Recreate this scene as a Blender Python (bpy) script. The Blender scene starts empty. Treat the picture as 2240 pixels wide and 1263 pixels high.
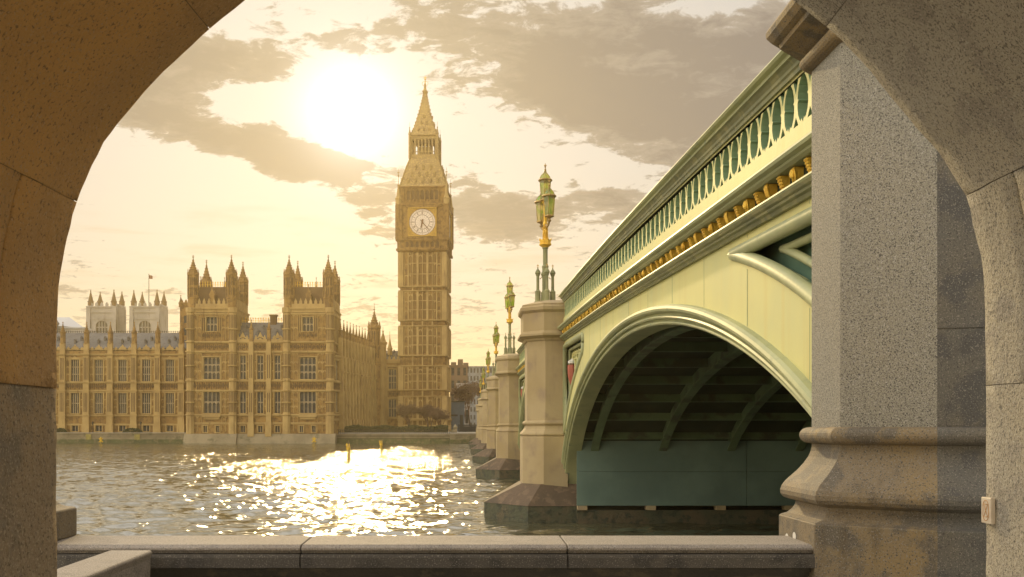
import bpy, bmesh, math, random
import numpy as np
from mathutils import Vector, Matrix
R = math.radians
random.seed(7)
rng = np.random.default_rng(11)
scn = bpy.context.scene
col = scn.collection

# ------------------------------------------------------------------ camera
# world: eye at the origin, +Y looks along the bridge across the river, metres
F, CX, HY = 2200.0, 1017.0, 935.0           # focal length, horizon and vanishing point read off the photograph
cam = bpy.data.cameras.new('camera')
camo = bpy.data.objects.new('camera', cam)
col.objects.link(camo)
camo.location = (0, 0, 0)
camo.rotation_euler = (R(90), 0, 0)
cam.sensor_fit = 'HORIZONTAL'
cam.sensor_width = 36
cam.lens = 36 * F / 2240
cam.shift_x = (1120 - CX) / 2240
cam.shift_y = (HY - 631.5) / 2240
cam.clip_start = 0.05
cam.clip_end = 6000
scn.camera = camo
WATER = -3.8

# ------------------------------------------------------------------ light
SUN_AZ, SUN_EL = -0.112, 0.302
SUN = Vector((math.sin(SUN_AZ) * math.cos(SUN_EL), math.cos(SUN_AZ) * math.cos(SUN_EL), math.sin(SUN_EL)))
sl = bpy.data.lights.new('sun', 'SUN')
sl.energy = 2.2
sl.angle = R(1.5)
sl.color = (1.0, 0.74, 0.36)
slo = bpy.data.objects.new('sun', sl)
slo.rotation_euler = SUN.to_track_quat('Z', 'Y').to_euler()
slo.location = (0, 0, 60)
col.objects.link(slo)
scn.view_settings.view_transform = 'Standard'
scn.view_settings.look = 'None'
scn.view_settings.exposure = 0.0
scn.view_settings.gamma = 1.0


class NT:
    """small helper to write node graphs as expressions"""
    def __init__(self, tree):
        self.t = tree
        self.n = tree.nodes
        self.l = tree.links

    def node(self, kind, **kw):
        nd = self.n.new(kind)
        for k, v in kw.items():
            setattr(nd, k, v)
        return nd

    def put(self, sock, v):
        if isinstance(v, bpy.types.NodeSocket):
            self.l.new(v, sock)
        elif v is not None:
            if isinstance(v, (tuple, list)) and sock.type == 'RGBA' and len(v) == 3:
                v = (*v, 1)
            sock.default_value = v

    def m(self, op, a, b=None, c=None, clamp=False):
        nd = self.node('ShaderNodeMath', operation=op, use_clamp=clamp)
        for i, v in enumerate((a, b, c)):
            if v is not None:
                self.put(nd.inputs[i], v)
        return nd.outputs[0]

    def mix(self, f, a, b, blend='MIX'):
        nd = self.node('ShaderNodeMix', data_type='RGBA', blend_type=blend)
        nd.clamp_factor = True
        self.put(nd.inputs[0], f)
        self.put(nd.inputs[6], a)
        self.put(nd.inputs[7], b)
        return nd.outputs[2]

    def noise(self, vec, scale, detail=4, rough=.55, dist=0.0):
        nd = self.node('ShaderNodeTexNoise')
        self.put(nd.inputs['Vector'], vec)
        nd.inputs['Scale'].default_value = scale
        nd.inputs['Detail'].default_value = detail
        nd.inputs['Roughness'].default_value = rough
        nd.inputs['Distortion'].default_value = dist
        return nd.outputs[0]

    def ramp(self, f, lo, hi):
        nd = self.node('ShaderNodeMapRange', interpolation_type='SMOOTHSTEP')
        self.put(nd.inputs[0], f)
        nd.inputs[1].default_value = lo
        nd.inputs[2].default_value = hi
        return nd.outputs[0]

    def mapping(self, vec, scale=(1, 1, 1), rot=(0, 0, 0), loc=(0, 0, 0)):
        nd = self.node('ShaderNodeMapping')
        self.put(nd.inputs[0], vec)
        nd.inputs['Location'].default_value = loc
        nd.inputs['Rotation'].default_value = rot
        nd.inputs['Scale'].default_value = scale
        return nd.outputs[0]


def build_world():
    w = bpy.data.worlds.new('World')
    scn.world = w
    w.use_nodes = True
    w.node_tree.nodes.clear()
    N = NT(w.node_tree)
    out = N.node('ShaderNodeOutputWorld')
    bg = N.node('ShaderNodeBackground')
    N.l.new(bg.outputs[0], out.inputs[0])
    bg.inputs[1].default_value = 0.1
    tc = N.node('ShaderNodeTexCoord')
    v = tc.outputs['Generated']
    sky = N.node('ShaderNodeTexSky', sky_type='NISHITA')
    sky.sun_disc = False
    sky.sun_elevation = SUN_EL
    sky.sun_rotation = SUN_AZ
    sky.air_density = 1.6
    sky.dust_density = 3.0
    sp = N.node('ShaderNodeSeparateXYZ')
    N.put(sp.inputs[0], v)
    x, y, z = sp.outputs
    az = N.m('ARCTAN2', x, y)
    el = N.m('ARCSINE', z)
    dt = N.node('ShaderNodeVectorMath', operation='DOT_PRODUCT')
    N.put(dt.inputs[0], v)
    dt.inputs[1].default_value = SUN
    ang = N.m('ARCCOSINE', N.m('MINIMUM', dt.outputs['Value'], 0.99999))
    # high thin overcast: cream near the sun, greyer away from it, yellow low down
    far = N.ramp(ang, 0.10, 0.75)
    veil = N.mix(far, (7.2, 6.75, 6.1), (6.0, 5.5, 5.0))
    low = N.m('POWER', 2.718, N.m('MULTIPLY', N.m('MAXIMUM', el, 0.0), -13.0))
    veil = N.mix(N.m('MULTIPLY', low, 1.0, clamp=True), veil, (8.6, 6.4, 2.2))
    c = N.mix(0.97, sky.outputs[0], veil)
    # cloud deck seen in perspective
    zz = N.m('ADD', N.m('MAXIMUM', z, 0.0), 0.17)
    cv = N.node('ShaderNodeCombineXYZ')
    N.put(cv.inputs[0], N.m('DIVIDE', x, zz))
    N.put(cv.inputs[1], N.m('DIVIDE', y, zz))
    cvec = N.mapping(cv.outputs[0], scale=(1.15, 1.35, 1), loc=(3.1, 1.7, .4))
    n1 = N.noise(cvec, 1.55, 9, .58, .25)
    n2 = N.noise(cvec, 5.6, 8, .62, .3)
    n4 = N.noise(cvec, 14.0, 7, .66, .5)
    dens = N.m('ADD', N.m('ADD', N.m('MULTIPLY', n1, .18), N.m('MULTIPLY', n2, .42)), N.m('MULTIPLY', n4, .42))

    def bank(a0, e0, ra, re, k, tilt=0.0):
        da = N.m('SUBTRACT', az, a0)
        de = N.m('SUBTRACT', N.m('SUBTRACT', el, e0), N.m('MULTIPLY', da, tilt))
        q = N.m('ADD', N.m('POWER', N.m('DIVIDE', N.m('ABSOLUTE', da), ra), 2.0),
                N.m('POWER', N.m('DIVIDE', N.m('ABSOLUTE', de), re), 2.0))
        return N.m('MULTIPLY', N.m('POWER', 2.718, N.m('MULTIPLY', q, -1.0)), k * .82)
    # the big cloud masses, by bearing and elevation
    for b in [(-.285, .318, .055, .022, .22, .25), (-.225, .270, .10, .020, .24, -.25), (-.165, .262, .045, .028, .24, -.2),
              (-.215, .345, .085, .020, .15, .05), (.13, .365, .17, .050, .20, -.05), (.10, .315, .07, .035, .16, -.3), (.19, .290, .10, .030, .20, -.35),
              (.28, .335, .08, .06, .14, 0), (.035, .205, .055, .022, .20, -.15), (-.09, .205, .030, .030, .18, 0), (.14, .215, .08, .018, .13, 0),
              (-.125, .252, .018, .010, .22, 0), (-.118, .305, .050, .040, -.30, 0), (-.215, .300, .045, .018, -.22, 0), (-.28, .225, .16, .035, -.22, 0),
              (.045, .262, .07, .022, -.16, -.1), (.10, .240, .05, .012, -.10, 0), (-.20, .19, .12, .03, -.2, 0), (.255, .39, .07, .020, -.22, 0), (.10, .405, .035, .012, -.14, 0), (.06, .30, .05, .012, -.12, -.3), (-.04, .165, .3, .02, -.06, 0)]:
        dens = N.m('ADD', dens, bank(*b))
    body = N.ramp(dens, .515, .58)
    core = N.ramp(dens, .55, .70)
    warm = N.m('POWER', 2.718, N.m('MULTIPLY', ang, -5.0))
    ccol = N.mix(core, (4.1, 3.5, 2.95), (2.35, 2.0, 1.85))
    ccol = N.mix(N.m('MULTIPLY', warm, 1.15, clamp=True), ccol, (4.3, 3.4, 2.1))
    up = N.m('MULTIPLY', N.ramp(el, .03, .13), N.m('SUBTRACT', 1.0, N.m('MULTIPLY', N.ramp(el, .42, .55), .8)))
    c = N.mix(N.m('MULTIPLY', N.m('MULTIPLY', body, up), .93), c, ccol)
    # streaks of thin cloud low over the horizon
    sv = N.node('ShaderNodeCombineXYZ')
    N.put(sv.inputs[0], N.m('MULTIPLY', az, 3.0))
    N.put(sv.inputs[1], N.m('MULTIPLY', el, 22.0))
    n3 = N.noise(sv.outputs[0], 2.2, 7, .6, .3)
    st = N.m('MULTIPLY', N.ramp(n3, .5, .72), N.m('SUBTRACT', 1.0, N.ramp(el, .16, .25)))
    c = N.mix(N.m('MULTIPLY', st, .5), c, (6.9, 5.3, 3.3))
    # the sun burning through
    g1 = N.m('POWER', 2.718, N.m('MULTIPLY', N.m('POWER', N.m('DIVIDE', ang, .027), 1.25), -1.0))
    g2 = N.m('POWER', 2.718, N.m('MULTIPLY', ang, -9.0))
    glow = N.node('ShaderNodeVectorMath', operation='SCALE')
    glow.inputs[0].default_value = (.96, .96, 1.0)
    N.put(glow.inputs['Scale'], N.m('MULTIPLY', g1, 16.0))
    glow2 = N.node('ShaderNodeVectorMath', operation='SCALE')
    glow2.inputs[0].default_value = (1.0, .88, .62)
    N.put(glow2.inputs['Scale'], N.m('MULTIPLY', g2, 1.7))
    a1 = N.node('ShaderNodeVectorMath', operation='ADD')
    N.put(a1.inputs[0], c)
    N.put(a1.inputs[1], glow.outputs[0])
    a2 = N.node('ShaderNodeVectorMath', operation='ADD')
    N.put(a2.inputs[0], a1.outputs[0])
    N.put(a2.inputs[1], glow2.outputs[0])
    # unseen sky left of and behind the viewer, brightened as added fill light
    # unseen sky above the view, brightened too so the water reflects more
    high = N.ramp(el, .43, .70)
    over = N.m('ADD', 1.0, N.m('MULTIPLY', N.m('MULTIPLY', high, N.ramp(y, .0, .4)), 2.2))
    east = N.ramp(N.m('ADD', N.m('MULTIPLY', x, .80), N.m('MULTIPLY', y, .60)), .05, -.75)
    sc = N.node('ShaderNodeVectorMath', operation='SCALE')
    N.put(sc.inputs[0], a2.outputs[0])
    N.put(sc.inputs['Scale'], N.m('MULTIPLY', over, N.m('ADD', 1.0, N.m('MULTIPLY', east, EAST_FILL))))
    c = N.mix(east, sc.outputs[0], N.mix(1.0, sc.outputs[0], (.98, 1.0, 1.0), 'MULTIPLY'))
    N.l.new(c, bg.inputs[0])


EAST_FILL = 2.8
build_world()

# ------------------------------------------------------------------ materials
MATS = {}


def mat(name, base, rough=.8, metal=0.0, spec=.3, vary=None, vscale=.4, vary2=None, v2scale=3.0, v2lim=(.5, .62),
        speck=None, sscale=70, slim=(.56, .62), bump=0.0, bscale=20, bdist=.02, streak=None, detail=6):
    """procedural surface: base colour, broad patches, finer patches, grains, rain streaks, bump"""
    if name in MATS:
        return MATS[name]
    m = bpy.data.materials.new(name)
    m.use_nodes = True
    N = NT(m.node_tree)
    p = m.node_tree.nodes['Principled BSDF']
    p.inputs['Roughness'].default_value = rough
    p.inputs['Metallic'].default_value = metal
    p.inputs['Specular IOR Level'].default_value = spec
    geo = N.node('ShaderNodeNewGeometry')
    pos = geo.outputs['Position']
    c = (*base, 1)
    if vary:
        c = N.mix(N.ramp(N.noise(pos, vscale, detail), .38, .66), c, vary)
    if vary2:
        c = N.mix(N.ramp(N.noise(pos, v2scale, detail), *v2lim), c, vary2)
    if streak:
        sc, zs, colr, lo, hi = streak
        c = N.mix(N.ramp(N.noise(N.mapping(pos, scale=(sc, sc, zs)), 1.0, 5, .6), lo, hi), c, colr)
    if speck:
        for i, (cc, k) in enumerate(speck):
            c = N.mix(N.ramp(N.noise(N.mapping(pos, loc=(i * 3.3, i * 1.7, 0)), sscale * k, 2, .5), *slim), c, cc)
    N.put(p.inputs['Base Color'], c)
    if bump:
        b = N.node('ShaderNodeBump')
        b.inputs['Strength'].default_value = bump
        b.inputs['Distance'].default_value = bdist
        N.put(b.inputs['Height'], N.noise(pos, bscale, 7, .6))
        N.l.new(b.outputs[0], p.inputs['Normal'])
    MATS[name] = m
    return m


G_SPECK = [((.10, .092, .08), 1.0), ((.40, .375, .33), 1.35), ((.05, .047, .043), 2.1)]
G_SPECK3 = [((.20, .185, .15), 1.0), ((.46, .43, .36), 1.35), ((.12, .11, .095), 2.1)]
G_SPECK2 = [((.075, .07, .06), 1.0), ((.235, .215, .18), 1.35)]
granite = mat('grey_granite', (.27, .256, .205), .82, vary=(.30, .272, .205), vscale=.9, speck=G_SPECK, sscale=95, slim=(.56, .64), bump=.35, bscale=60, bdist=.006)
granite_rough = mat('rough_granite', (.24, .205, .155), .88, vary=(.28, .225, .14), vscale=.8, vary2=(.19, .165, .13), v2scale=5, speck=G_SPECK, sscale=70, slim=(.56, .64), bump=.8, bscale=38, bdist=.014)
granite_lit = mat('lit_rough_granite', (.40, .37, .30), .88, vary=(.43, .385, .29), vscale=.8, vary2=(.33, .30, .245), v2scale=5, speck=G_SPECK3, sscale=70, slim=(.57, .66), bump=.8, bscale=38, bdist=.014)  # right side of the arch: the light on it put into a paler colour
granite_tan = mat('tan_rough_granite', (.26, .20, .125), .88, vary=(.31, .225, .125), vscale=.8, vary2=(.20, .165, .115), v2scale=3, speck=[((.15, .115, .075), 1.0), ((.33, .27, .18), 1.3)], sscale=70, slim=(.57, .66), bump=.9, bscale=22, bdist=.02)
granite_flare_brown = mat('flare_brown_granite', (.53, .305, .10), .88, vary=(.40, .245, .10), vscale=.9, vary2=(.50, .29, .095), v2scale=1.2, speck=[((.24, .15, .07), 1.0), ((.46, .31, .15), 1.3)], sscale=70, slim=(.56, .70), bump=.9, bscale=16, bdist=.03)  # brown stone, pushed orange to carry the sun flare in its colour
granite_block = mat('weathered_granite', (.205, .16, .10), .75, vary=(.25, .18, .085), vscale=1.6, vary2=(.13, .11, .08), v2scale=4, speck=G_SPECK2, sscale=95, slim=(.57, .66), streak=(5, .7, (.11, .085, .05), .55, .75), bump=.4, bscale=55, bdist=.007)
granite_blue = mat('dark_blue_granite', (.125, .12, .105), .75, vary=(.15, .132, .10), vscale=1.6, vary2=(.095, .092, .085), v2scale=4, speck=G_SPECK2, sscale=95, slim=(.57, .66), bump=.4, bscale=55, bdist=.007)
granite_shaded = mat('shaded_granite', (.075, .068, .06), .85, vary=(.095, .085, .07), vscale=1.4, vary2=(.055, .05, .045), v2scale=5, speck=G_SPECK2, sscale=95, slim=(.58, .68), bump=.35, bscale=45, bdist=.006)  # shade on the coping's front course put into a darker stone colour
mortar_m = mat('dark_mortar', (.20, .155, .10), .95, vary=(.14, .11, .075), vscale=4)
coping = mat('coping_granite', (.27, .235, .195), .8, vary=(.235, .20, .16), vscale=1.2, vary2=(.22, .19, .16), v2scale=6, speck=G_SPECK, sscale=95, slim=(.58, .68), bump=.35, bscale=45, bdist=.006)
dark_stone = mat('damp_dark_stone', (.07, .062, .05), .8, vary=(.05, .048, .04), vscale=2, vary2=(.10, .085, .06), v2scale=8, bump=.4, bscale=30)
pier_stone = mat('pier_stone', (.385, .30, .165), .85, vary=(.32, .24, .12), vscale=.3, vary2=(.28, .21, .13), v2scale=1.4, v2lim=(.48, .75), streak=(1.8, .22, (.24, .175, .11), .54, .8), bump=.3, bscale=9)
cutwater_stone = mat('cutwater_stone', (.115, .08, .05), .8, vary=(.085, .065, .042), vscale=.7, vary2=(.15, .105, .065), v2scale=3, bump=.5, bscale=7, bdist=.05)
algae_stone = mat('algae_stone', (.055, .06, .03), .55, spec=.5, vary=(.09, .07, .035), vscale=1.2, vary2=(.03, .035, .018), v2scale=4, bump=.6, bscale=9, bdist=.05)
stone = mat('honey_limestone', (.335, .205, .066), .9, vary=(.265, .16, .052), vscale=.12, vary2=(.185, .11, .042), v2scale=1.1, v2lim=(.44, .64), streak=(.9, .12, (.16, .095, .042), .52, .75), bump=.5, bscale=3.2, bdist=.12)
stone_trim = mat('pale_limestone', (.45, .315, .125), .9, vary=(.36, .245, .098), vscale=.3, streak=(1.2, .2, (.23, .145, .063), .55, .75), bump=.3, bscale=4, bdist=.1)
stone_dark = mat('dark_limestone', (.15, .09, .04), .9, vary=(.115, .07, .034), vscale=.4, bump=.4, bscale=4, bdist=.1)  # dark tone; on slits, niches and openings it paints in their shade
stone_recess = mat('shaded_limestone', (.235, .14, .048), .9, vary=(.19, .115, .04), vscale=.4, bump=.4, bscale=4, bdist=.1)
stone_white = mat('white_limestone', (.34, .315, .285), .9, vary=(.27, .25, .22), vscale=.12, streak=(.5, .08, (.19, .17, .15), .54, .72), bump=.3, bscale=1.5, bdist=.2)
slate = mat('slate_roof', (.125, .12, .115), .7, spec=.15, vary=(.165, .158, .15), vscale=.25, streak=(1.6, .3, (.085, .08, .078), .5, .7), bump=.3, bscale=4, bdist=.05)
iron_roof = mat('cast_iron_roof', (.36, .25, .095), .6, vary=(.28, .19, .08), vscale=.5, vary2=(.46, .33, .12), v2scale=2.2, bump=.4, bscale=4, bdist=.08)
pane_dark = mat('leaded_glass', (.035, .032, .03), .4, spec=.2, vary=(.075, .07, .065), vscale=1.4)
mullion = mat('mullion_stone', (.36, .29, .18), .85, vary=(.28, .22, .13), vscale=1)
bridge_green = mat('pale_green_paint', (.60, .56, .235), .6, spec=.22, vary=(.54, .525, .245), vscale=.5, streak=(3.4, .13, (.56, .49, .20), .50, .78), bump=.12, bscale=7, bdist=.02)
bridge_mould = mat('green_moulding_paint', (.40, .41, .21), .5, spec=.3, vary=(.30, .32, .175), vscale=.7, vary2=(.22, .26, .17), v2scale=3, v2lim=(.56, .75), bump=.1, bscale=9)
mould_dark = mat('shaded_moulding_paint', (.20, .205, .10), .5, spec=.3, vary=(.14, .15, .08), vscale=.8, vary2=(.26, .25, .12), v2scale=3, bump=.1, bscale=9)  # shadow lines under the rail and cornice put into a darker moulding colour
bridge_teal = mat('dark_green_paint', (.15, .25, .175), .5, spec=.3, vary=(.12, .21, .155), vscale=1.3, bump=.12, bscale=8)
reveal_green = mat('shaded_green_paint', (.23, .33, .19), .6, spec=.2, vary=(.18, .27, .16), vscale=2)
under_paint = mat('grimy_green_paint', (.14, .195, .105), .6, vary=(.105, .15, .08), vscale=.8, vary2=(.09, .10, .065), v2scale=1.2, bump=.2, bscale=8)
under_dark = mat('dark_plate', (.028, .037, .022), .8, vary=(.042, .053, .03), vscale=1.1, bump=.3, bscale=6)
cladding = mat('grey_blue_board', (.145, .21, .165), .6, vary=(.10, .15, .12), vscale=.4, streak=(.9, .15, (.12, .135, .12), .56, .78), bump=.1, bscale=10)
gold = mat('gilding', (.84, .55, .09), .4, metal=.45, vary=(.68, .40, .05), vscale=5, bump=.5, bscale=22, bdist=.03)
lamp_iron = mat('lamp_green_iron', (.27, .265, .13), .6, spec=.2, vary=(.19, .195, .10), vscale=2, bump=.1, bscale=20)
lamp_bronze = mat('lamp_bronze_paint', (.46, .31, .11), .4, metal=.5, vary=(.34, .23, .09), vscale=4)
yellow = mat('yellow_paint', (.72, .46, .03), .5, vary=(.55, .34, .03), vscale=3)
pile_yellow = mat('weathered_yellow_pile', (.50, .33, .05), .6, vary=(.30, .2, .04), vscale=2)
quay = mat('quay_wall_stone', (.30, .245, .15), .85, vary=(.22, .18, .11), vscale=.3, streak=(.5, .5, (.14, .125, .07), .5, .7), bump=.5, bscale=2, bdist=.1)
quay_dark = mat('dark_quay_stone', (.15, .12, .075), .85, vary=(.11, .09, .055), vscale=.3, bump=.5, bscale=2, bdist=.1)
quay_algae = mat('green_tidal_stone', (.12, .125, .05), .7, vary=(.08, .085, .035), vscale=.5, vary2=(.17, .14, .07), v2scale=1.5, bump=.5, bscale=2, bdist=.1)
asphalt = mat('asphalt', (.05, .05, .05), .9, vary=(.065, .063, .06), vscale=1)
paving = mat('york_paving', (.40, .37, .32), .85, vary=(.34, .31, .27), vscale=1.2, bump=.2, bscale=20)
soil = mat('bank_ground', (.17, .145, .10), .95, vary=(.12, .11, .07), vscale=.05)
mud = mat('river_bed', (.10, .085, .06), .9)
grass_m = mat('clipped_hedge', (.06, .075, .03), .9, vary=(.09, .085, .04), vscale=3, bump=.8, bscale=8, bdist=.1)
bark = mat('bark', (.12, .085, .055), .95, vary=(.09, .065, .045), vscale=4)
twig = mat('winter_twigs', (.17, .095, .06), .95, vary=(.12, .07, .045), vscale=2)
bud = mat('russet_buds', (.15, .088, .05), .9, vary=(.11, .07, .042), vscale=2)
white_plastic = mat('white_plastic', (.66, .58, .46), .4, vary=(.60, .50, .38), vscale=30)
sign_orange = mat('tan_sign_ink', (.50, .26, .09), .5)
dot_white = mat('white_spot', (.70, .66, .58), .6)
dial_white = mat('opal_glass', (.80, .70, .60), .35)
dial_dark = mat('dial_iron', (.20, .11, .055), .5)
dial_gold = mat('old_gilding', (.46, .29, .055), .5, metal=.35, vary=(.36, .22, .045), vscale=2, bump=.3, bscale=5, bdist=.05)
plate_yellow = mat('faded_yellow_paint', (.33, .27, .07), .7, vary=(.24, .2, .07), vscale=2)
black_iron = mat('black_iron', (.03, .028, .025), .5)
white_wall = mat('white_render', (.40, .385, .36), .85, vary=(.3, .285, .26), vscale=.4)
tan_wall = mat('tan_brick', (.19, .13, .08), .9, vary=(.15, .105, .065), vscale=.3)
grey_roof = mat('grey_metal_roof', (.42, .43, .44), .5)
blue_hoarding = mat('blue_grey_panel', (.11, .135, .165), .6, vary=(.085, .11, .135), vscale=.6)
glass_block = mat('pale_glazing', (.20, .21, .215), .3, vary=(.12, .13, .14), vscale=.5)
red_paint = mat('red_paint', (.40, .11, .07), .45)
blue_paint = mat('blue_paint', (.10, .16, .42), .45)
white_paint = mat('white_paint', (.75, .73, .66), .45)
flag_cloth = mat('dark_red_cloth', (.16, .05, .035), .8)


def lamp_glass_mat():
    m = bpy.data.materials.new('green_tinted_lamp_glass')
    m.use_nodes = True
    N = NT(m.node_tree)
    m.node_tree.nodes.remove(m.node_tree.nodes['Principled BSDF'])
    out = m.node_tree.nodes['Material Output']
    geo = N.node('ShaderNodeNewGeometry')
    tint = N.mix(N.ramp(N.noise(geo.outputs['Position'], 2.2, 3), .42, .6), (.52, .70, .10), (.80, .72, .42))
    tr = N.node('ShaderNodeBsdfTransparent')
    N.put(tr.inputs[0], tint)
    tl = N.node('ShaderNodeBsdfTranslucent')
    N.put(tl.inputs[0], tint)
    gl = N.node('ShaderNodeBsdfGlossy')
    gl.inputs['Roughness'].default_value = .12
    m1 = N.node('ShaderNodeMixShader')
    m1.inputs[0].default_value = .45
    N.l.new(tr.outputs[0], m1.inputs[1])
    N.l.new(tl.outputs[0], m1.inputs[2])
    m2 = N.node('ShaderNodeMixShader')
    m2.inputs[0].default_value = .08
    N.l.new(m1.outputs[0], m2.inputs[1])
    N.l.new(gl.outputs[0], m2.inputs[2])
    N.l.new(m2.outputs[0], out.inputs[0])
    return m


lamp_glass = lamp_glass_mat()


def water_mat():
    m = bpy.data.materials.new('river_water')
    m.use_nodes = True
    N = NT(m.node_tree)
    p = m.node_tree.nodes['Principled BSDF']
    geo = N.node('ShaderNodeNewGeometry')
    pos = geo.outputs['Position']
    N.put(p.inputs['Base Color'], N.mix(N.ramp(N.noise(pos, .12, 4), .4, .6), (.085, .08, .042), (.065, .066, .034)))
    p.inputs['Roughness'].default_value = .085
    p.inputs['IOR'].default_value = 1.9
    sy = N.node('ShaderNodeSeparateXYZ')
    N.put(sy.inputs[0], pos)
    gain = N.m('ADD', 1.0, N.m('MULTIPLY', N.ramp(sy.outputs[1], 30, 130), .95))

    def slopes(scale, rot, sc, k):
        nd = N.node('ShaderNodeTexNoise')
        N.put(nd.inputs['Vector'], N.mapping(pos, scale=scale, rot=(0, 0, rot)))
        nd.inputs['Scale'].default_value = sc
        nd.inputs['Detail'].default_value = 4
        nd.inputs['Roughness'].default_value = .6
        v = N.node('ShaderNodeVectorMath', operation='SUBTRACT')
        N.put(v.inputs[0], nd.outputs['Color'])
        v.inputs[1].default_value = (.5, .5, .5)
        w = N.node('ShaderNodeVectorMath', operation='MULTIPLY')
        N.put(w.inputs[0], v.outputs[0])
        w.inputs[1].default_value = (k * 2.1, k * .9, 0)
        g = N.node('ShaderNodeVectorMath', operation='SCALE')
        N.put(g.inputs[0], w.outputs[0])
        N.put(g.inputs['Scale'], gain)
        return g.outputs[0]
    acc = geo.outputs['Normal']
    for q in (slopes((.55, 1.3, 1), .2, 1.5, .50), slopes((.6, 1.2, 1), -.25, 4.2, .50)):
        ad = N.node('ShaderNodeVectorMath', operation='ADD')
        N.put(ad.inputs[0], acc)
        N.put(ad.inputs[1], q)
        acc = ad.outputs[0]
    nm = N.node('ShaderNodeVectorMath', operation='NORMALIZE')
    N.put(nm.inputs[0], acc)
    N.l.new(nm.outputs[0], p.inputs['Normal'])
    return m


# ------------------------------------------------------------------ mesh helpers
class Fr:
    """a vertical working plane: u along it, z up, w out of it (towards the viewer's side)"""
    def __init__(s, ox, oy, ux=1.0, uy=0.0):
        l = math.hypot(ux, uy)
        s.o, s.u = (ox, oy), (ux / l, uy / l)
        s.n = (s.u[1], -s.u[0])

    def p(s, u, z, w=0.0):
        return (s.o[0] + u * s.u[0] + w * s.n[0], s.o[1] + u * s.u[1] + w * s.n[1], z)


WF = Fr(0, 0)


class MB:
    def __init__(s):
        s.v, s.f, s.sm = [], [], []

    def add(s, vs, fs, smooth=False):
        b = len(s.v)
        s.v.extend(tuple(map(float, q)) for q in vs)
        s.f.extend(tuple(b + i for i in f) for f in fs)
        s.sm.extend([smooth] * len(fs))
        return s

    def box(s, x0, x1, y0, y1, z0, z1):
        return s.add([(x0, y0, z0), (x1, y0, z0), (x1, y1, z0), (x0, y1, z0), (x0, y0, z1), (x1, y0, z1), (x1, y1, z1), (x0, y1, z1)],
                     [(0, 3, 2, 1), (4, 5, 6, 7), (0, 1, 5, 4), (1, 2, 6, 5), (2, 3, 7, 6), (3, 0, 4, 7)])

    def fbox(s, fr, u0, u1, z0, z1, w0, w1):
        c = [(u0, z0, w1), (u1, z0, w1), (u1, z0, w0), (u0, z0, w0), (u0, z1, w1), (u1, z1, w1), (u1, z1, w0), (u0, z1, w0)]
        return s.add([fr.p(*q) for q in c], [(0, 3, 2, 1), (4, 5, 6, 7), (0, 1, 5, 4), (1, 2, 6, 5), (2, 3, 7, 6), (3, 0, 4, 7)])

    def fpoly(s, fr, pts, w0, w1):
        """prism of a convex (u, z) polygon between depths w0 and w1"""
        n = len(pts)
        vs = [fr.p(u, z, w1) for u, z in pts] + [fr.p(u, z, w0) for u, z in pts]
        fs = [tuple(range(n)), tuple(range(2 * n - 1, n - 1, -1))]
        fs += [(i, n + i, n + (i + 1) % n, (i + 1) % n) for i in range(n)]
        return s.add(vs, fs)

    def quad(s, a, b, c, d):
        return s.add([a, b, c, d], [(0, 1, 2, 3)])

    def rings(s, rings, cap=True, smooth=False, closed=True):
        n = len(rings[0])
        vs = [q for r in rings for q in r]
        fs = []
        for k in range(len(rings) - 1):
            for i in range(n if closed else n - 1):
                j = (i + 1) % n
                fs.append((k * n + i, k * n + j, (k + 1) * n + j, (k + 1) * n + i))
        s.add(vs, fs, smooth)
        if cap:
            b = len(s.v) - len(vs)
            s.f.append(tuple(b + i for i in reversed(range(n))))
            s.f.append(tuple(b + (len(rings) - 1) * n + i for i in range(n)))
            s.sm.extend([False, False])
        return s

    def lathe(s, x, y, prof, n=8, rot=0.0, smooth=False):
        rs = []
        for r, z in prof:
            rs.append([(x + r * math.cos(rot + 2 * math.pi * i / n), y + r * math.sin(rot + 2 * math.pi * i / n), z) for i in range(n)])
        return s.rings(rs, True, smooth)

    def tube(s, pts, rad, n=6, smooth=True):
        rs = []
        P = [Vector(p) for p in pts]
        for i, p in enumerate(P):
            d = (P[min(i + 1, len(P) - 1)] - P[max(i - 1, 0)]).normalized()
            a = d.orthogonal().normalized() if i == 0 else (a - d * a.dot(d)).normalized()
            b = d.cross(a)
            r = rad[i] if isinstance(rad, (list, tuple)) else rad
            rs.append([tuple(p + (a * math.cos(2 * math.pi * k / n) + b * math.sin(2 * math.pi * k / n)) * r) for k in range(n)])
        return s.rings(rs, True, smooth)

    def pyramid(s, x0, x1, y0, y1, z0, z1, t=0.0):
        cx, cy = (x0 + x1) / 2, (y0 + y1) / 2
        hx, hy = (x1 - x0) / 2, (y1 - y0) / 2
        return s.rings([[(cx - hx, cy - hy, z0), (cx + hx, cy - hy, z0), (cx + hx, cy + hy, z0), (cx - hx, cy + hy, z0)],
                        [(cx - hx * t, cy - hy * t, z1), (cx + hx * t, cy - hy * t, z1), (cx + hx * t, cy + hy * t, z1), (cx - hx * t, cy + hy * t, z1)]])

    def build(s, name, material, parent=None, origin=None):
        org = Vector(origin) if origin is not None else (Vector(parent['_o']) if parent is not None else Vector((0, 0, 0)))
        me = bpy.data.meshes.new(name)
        v = [(q[0] - org.x, q[1] - org.y, q[2] - org.z) for q in s.v]
        me.from_pydata(v, [], s.f)
        me.polygons.foreach_set('use_smooth', s.sm)
        me.materials.append(material)
        bm = bmesh.new()
        bm.from_mesh(me)
        bmesh.ops.recalc_face_normals(bm, faces=bm.faces)
        bm.to_mesh(me)
        bm.free()
        o = bpy.data.objects.new(name, me)
        col.objects.link(o)
        if parent is not None:
            o.parent = parent
        else:
            o.location = org
        o['_o'] = tuple(org)
        return o


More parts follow.
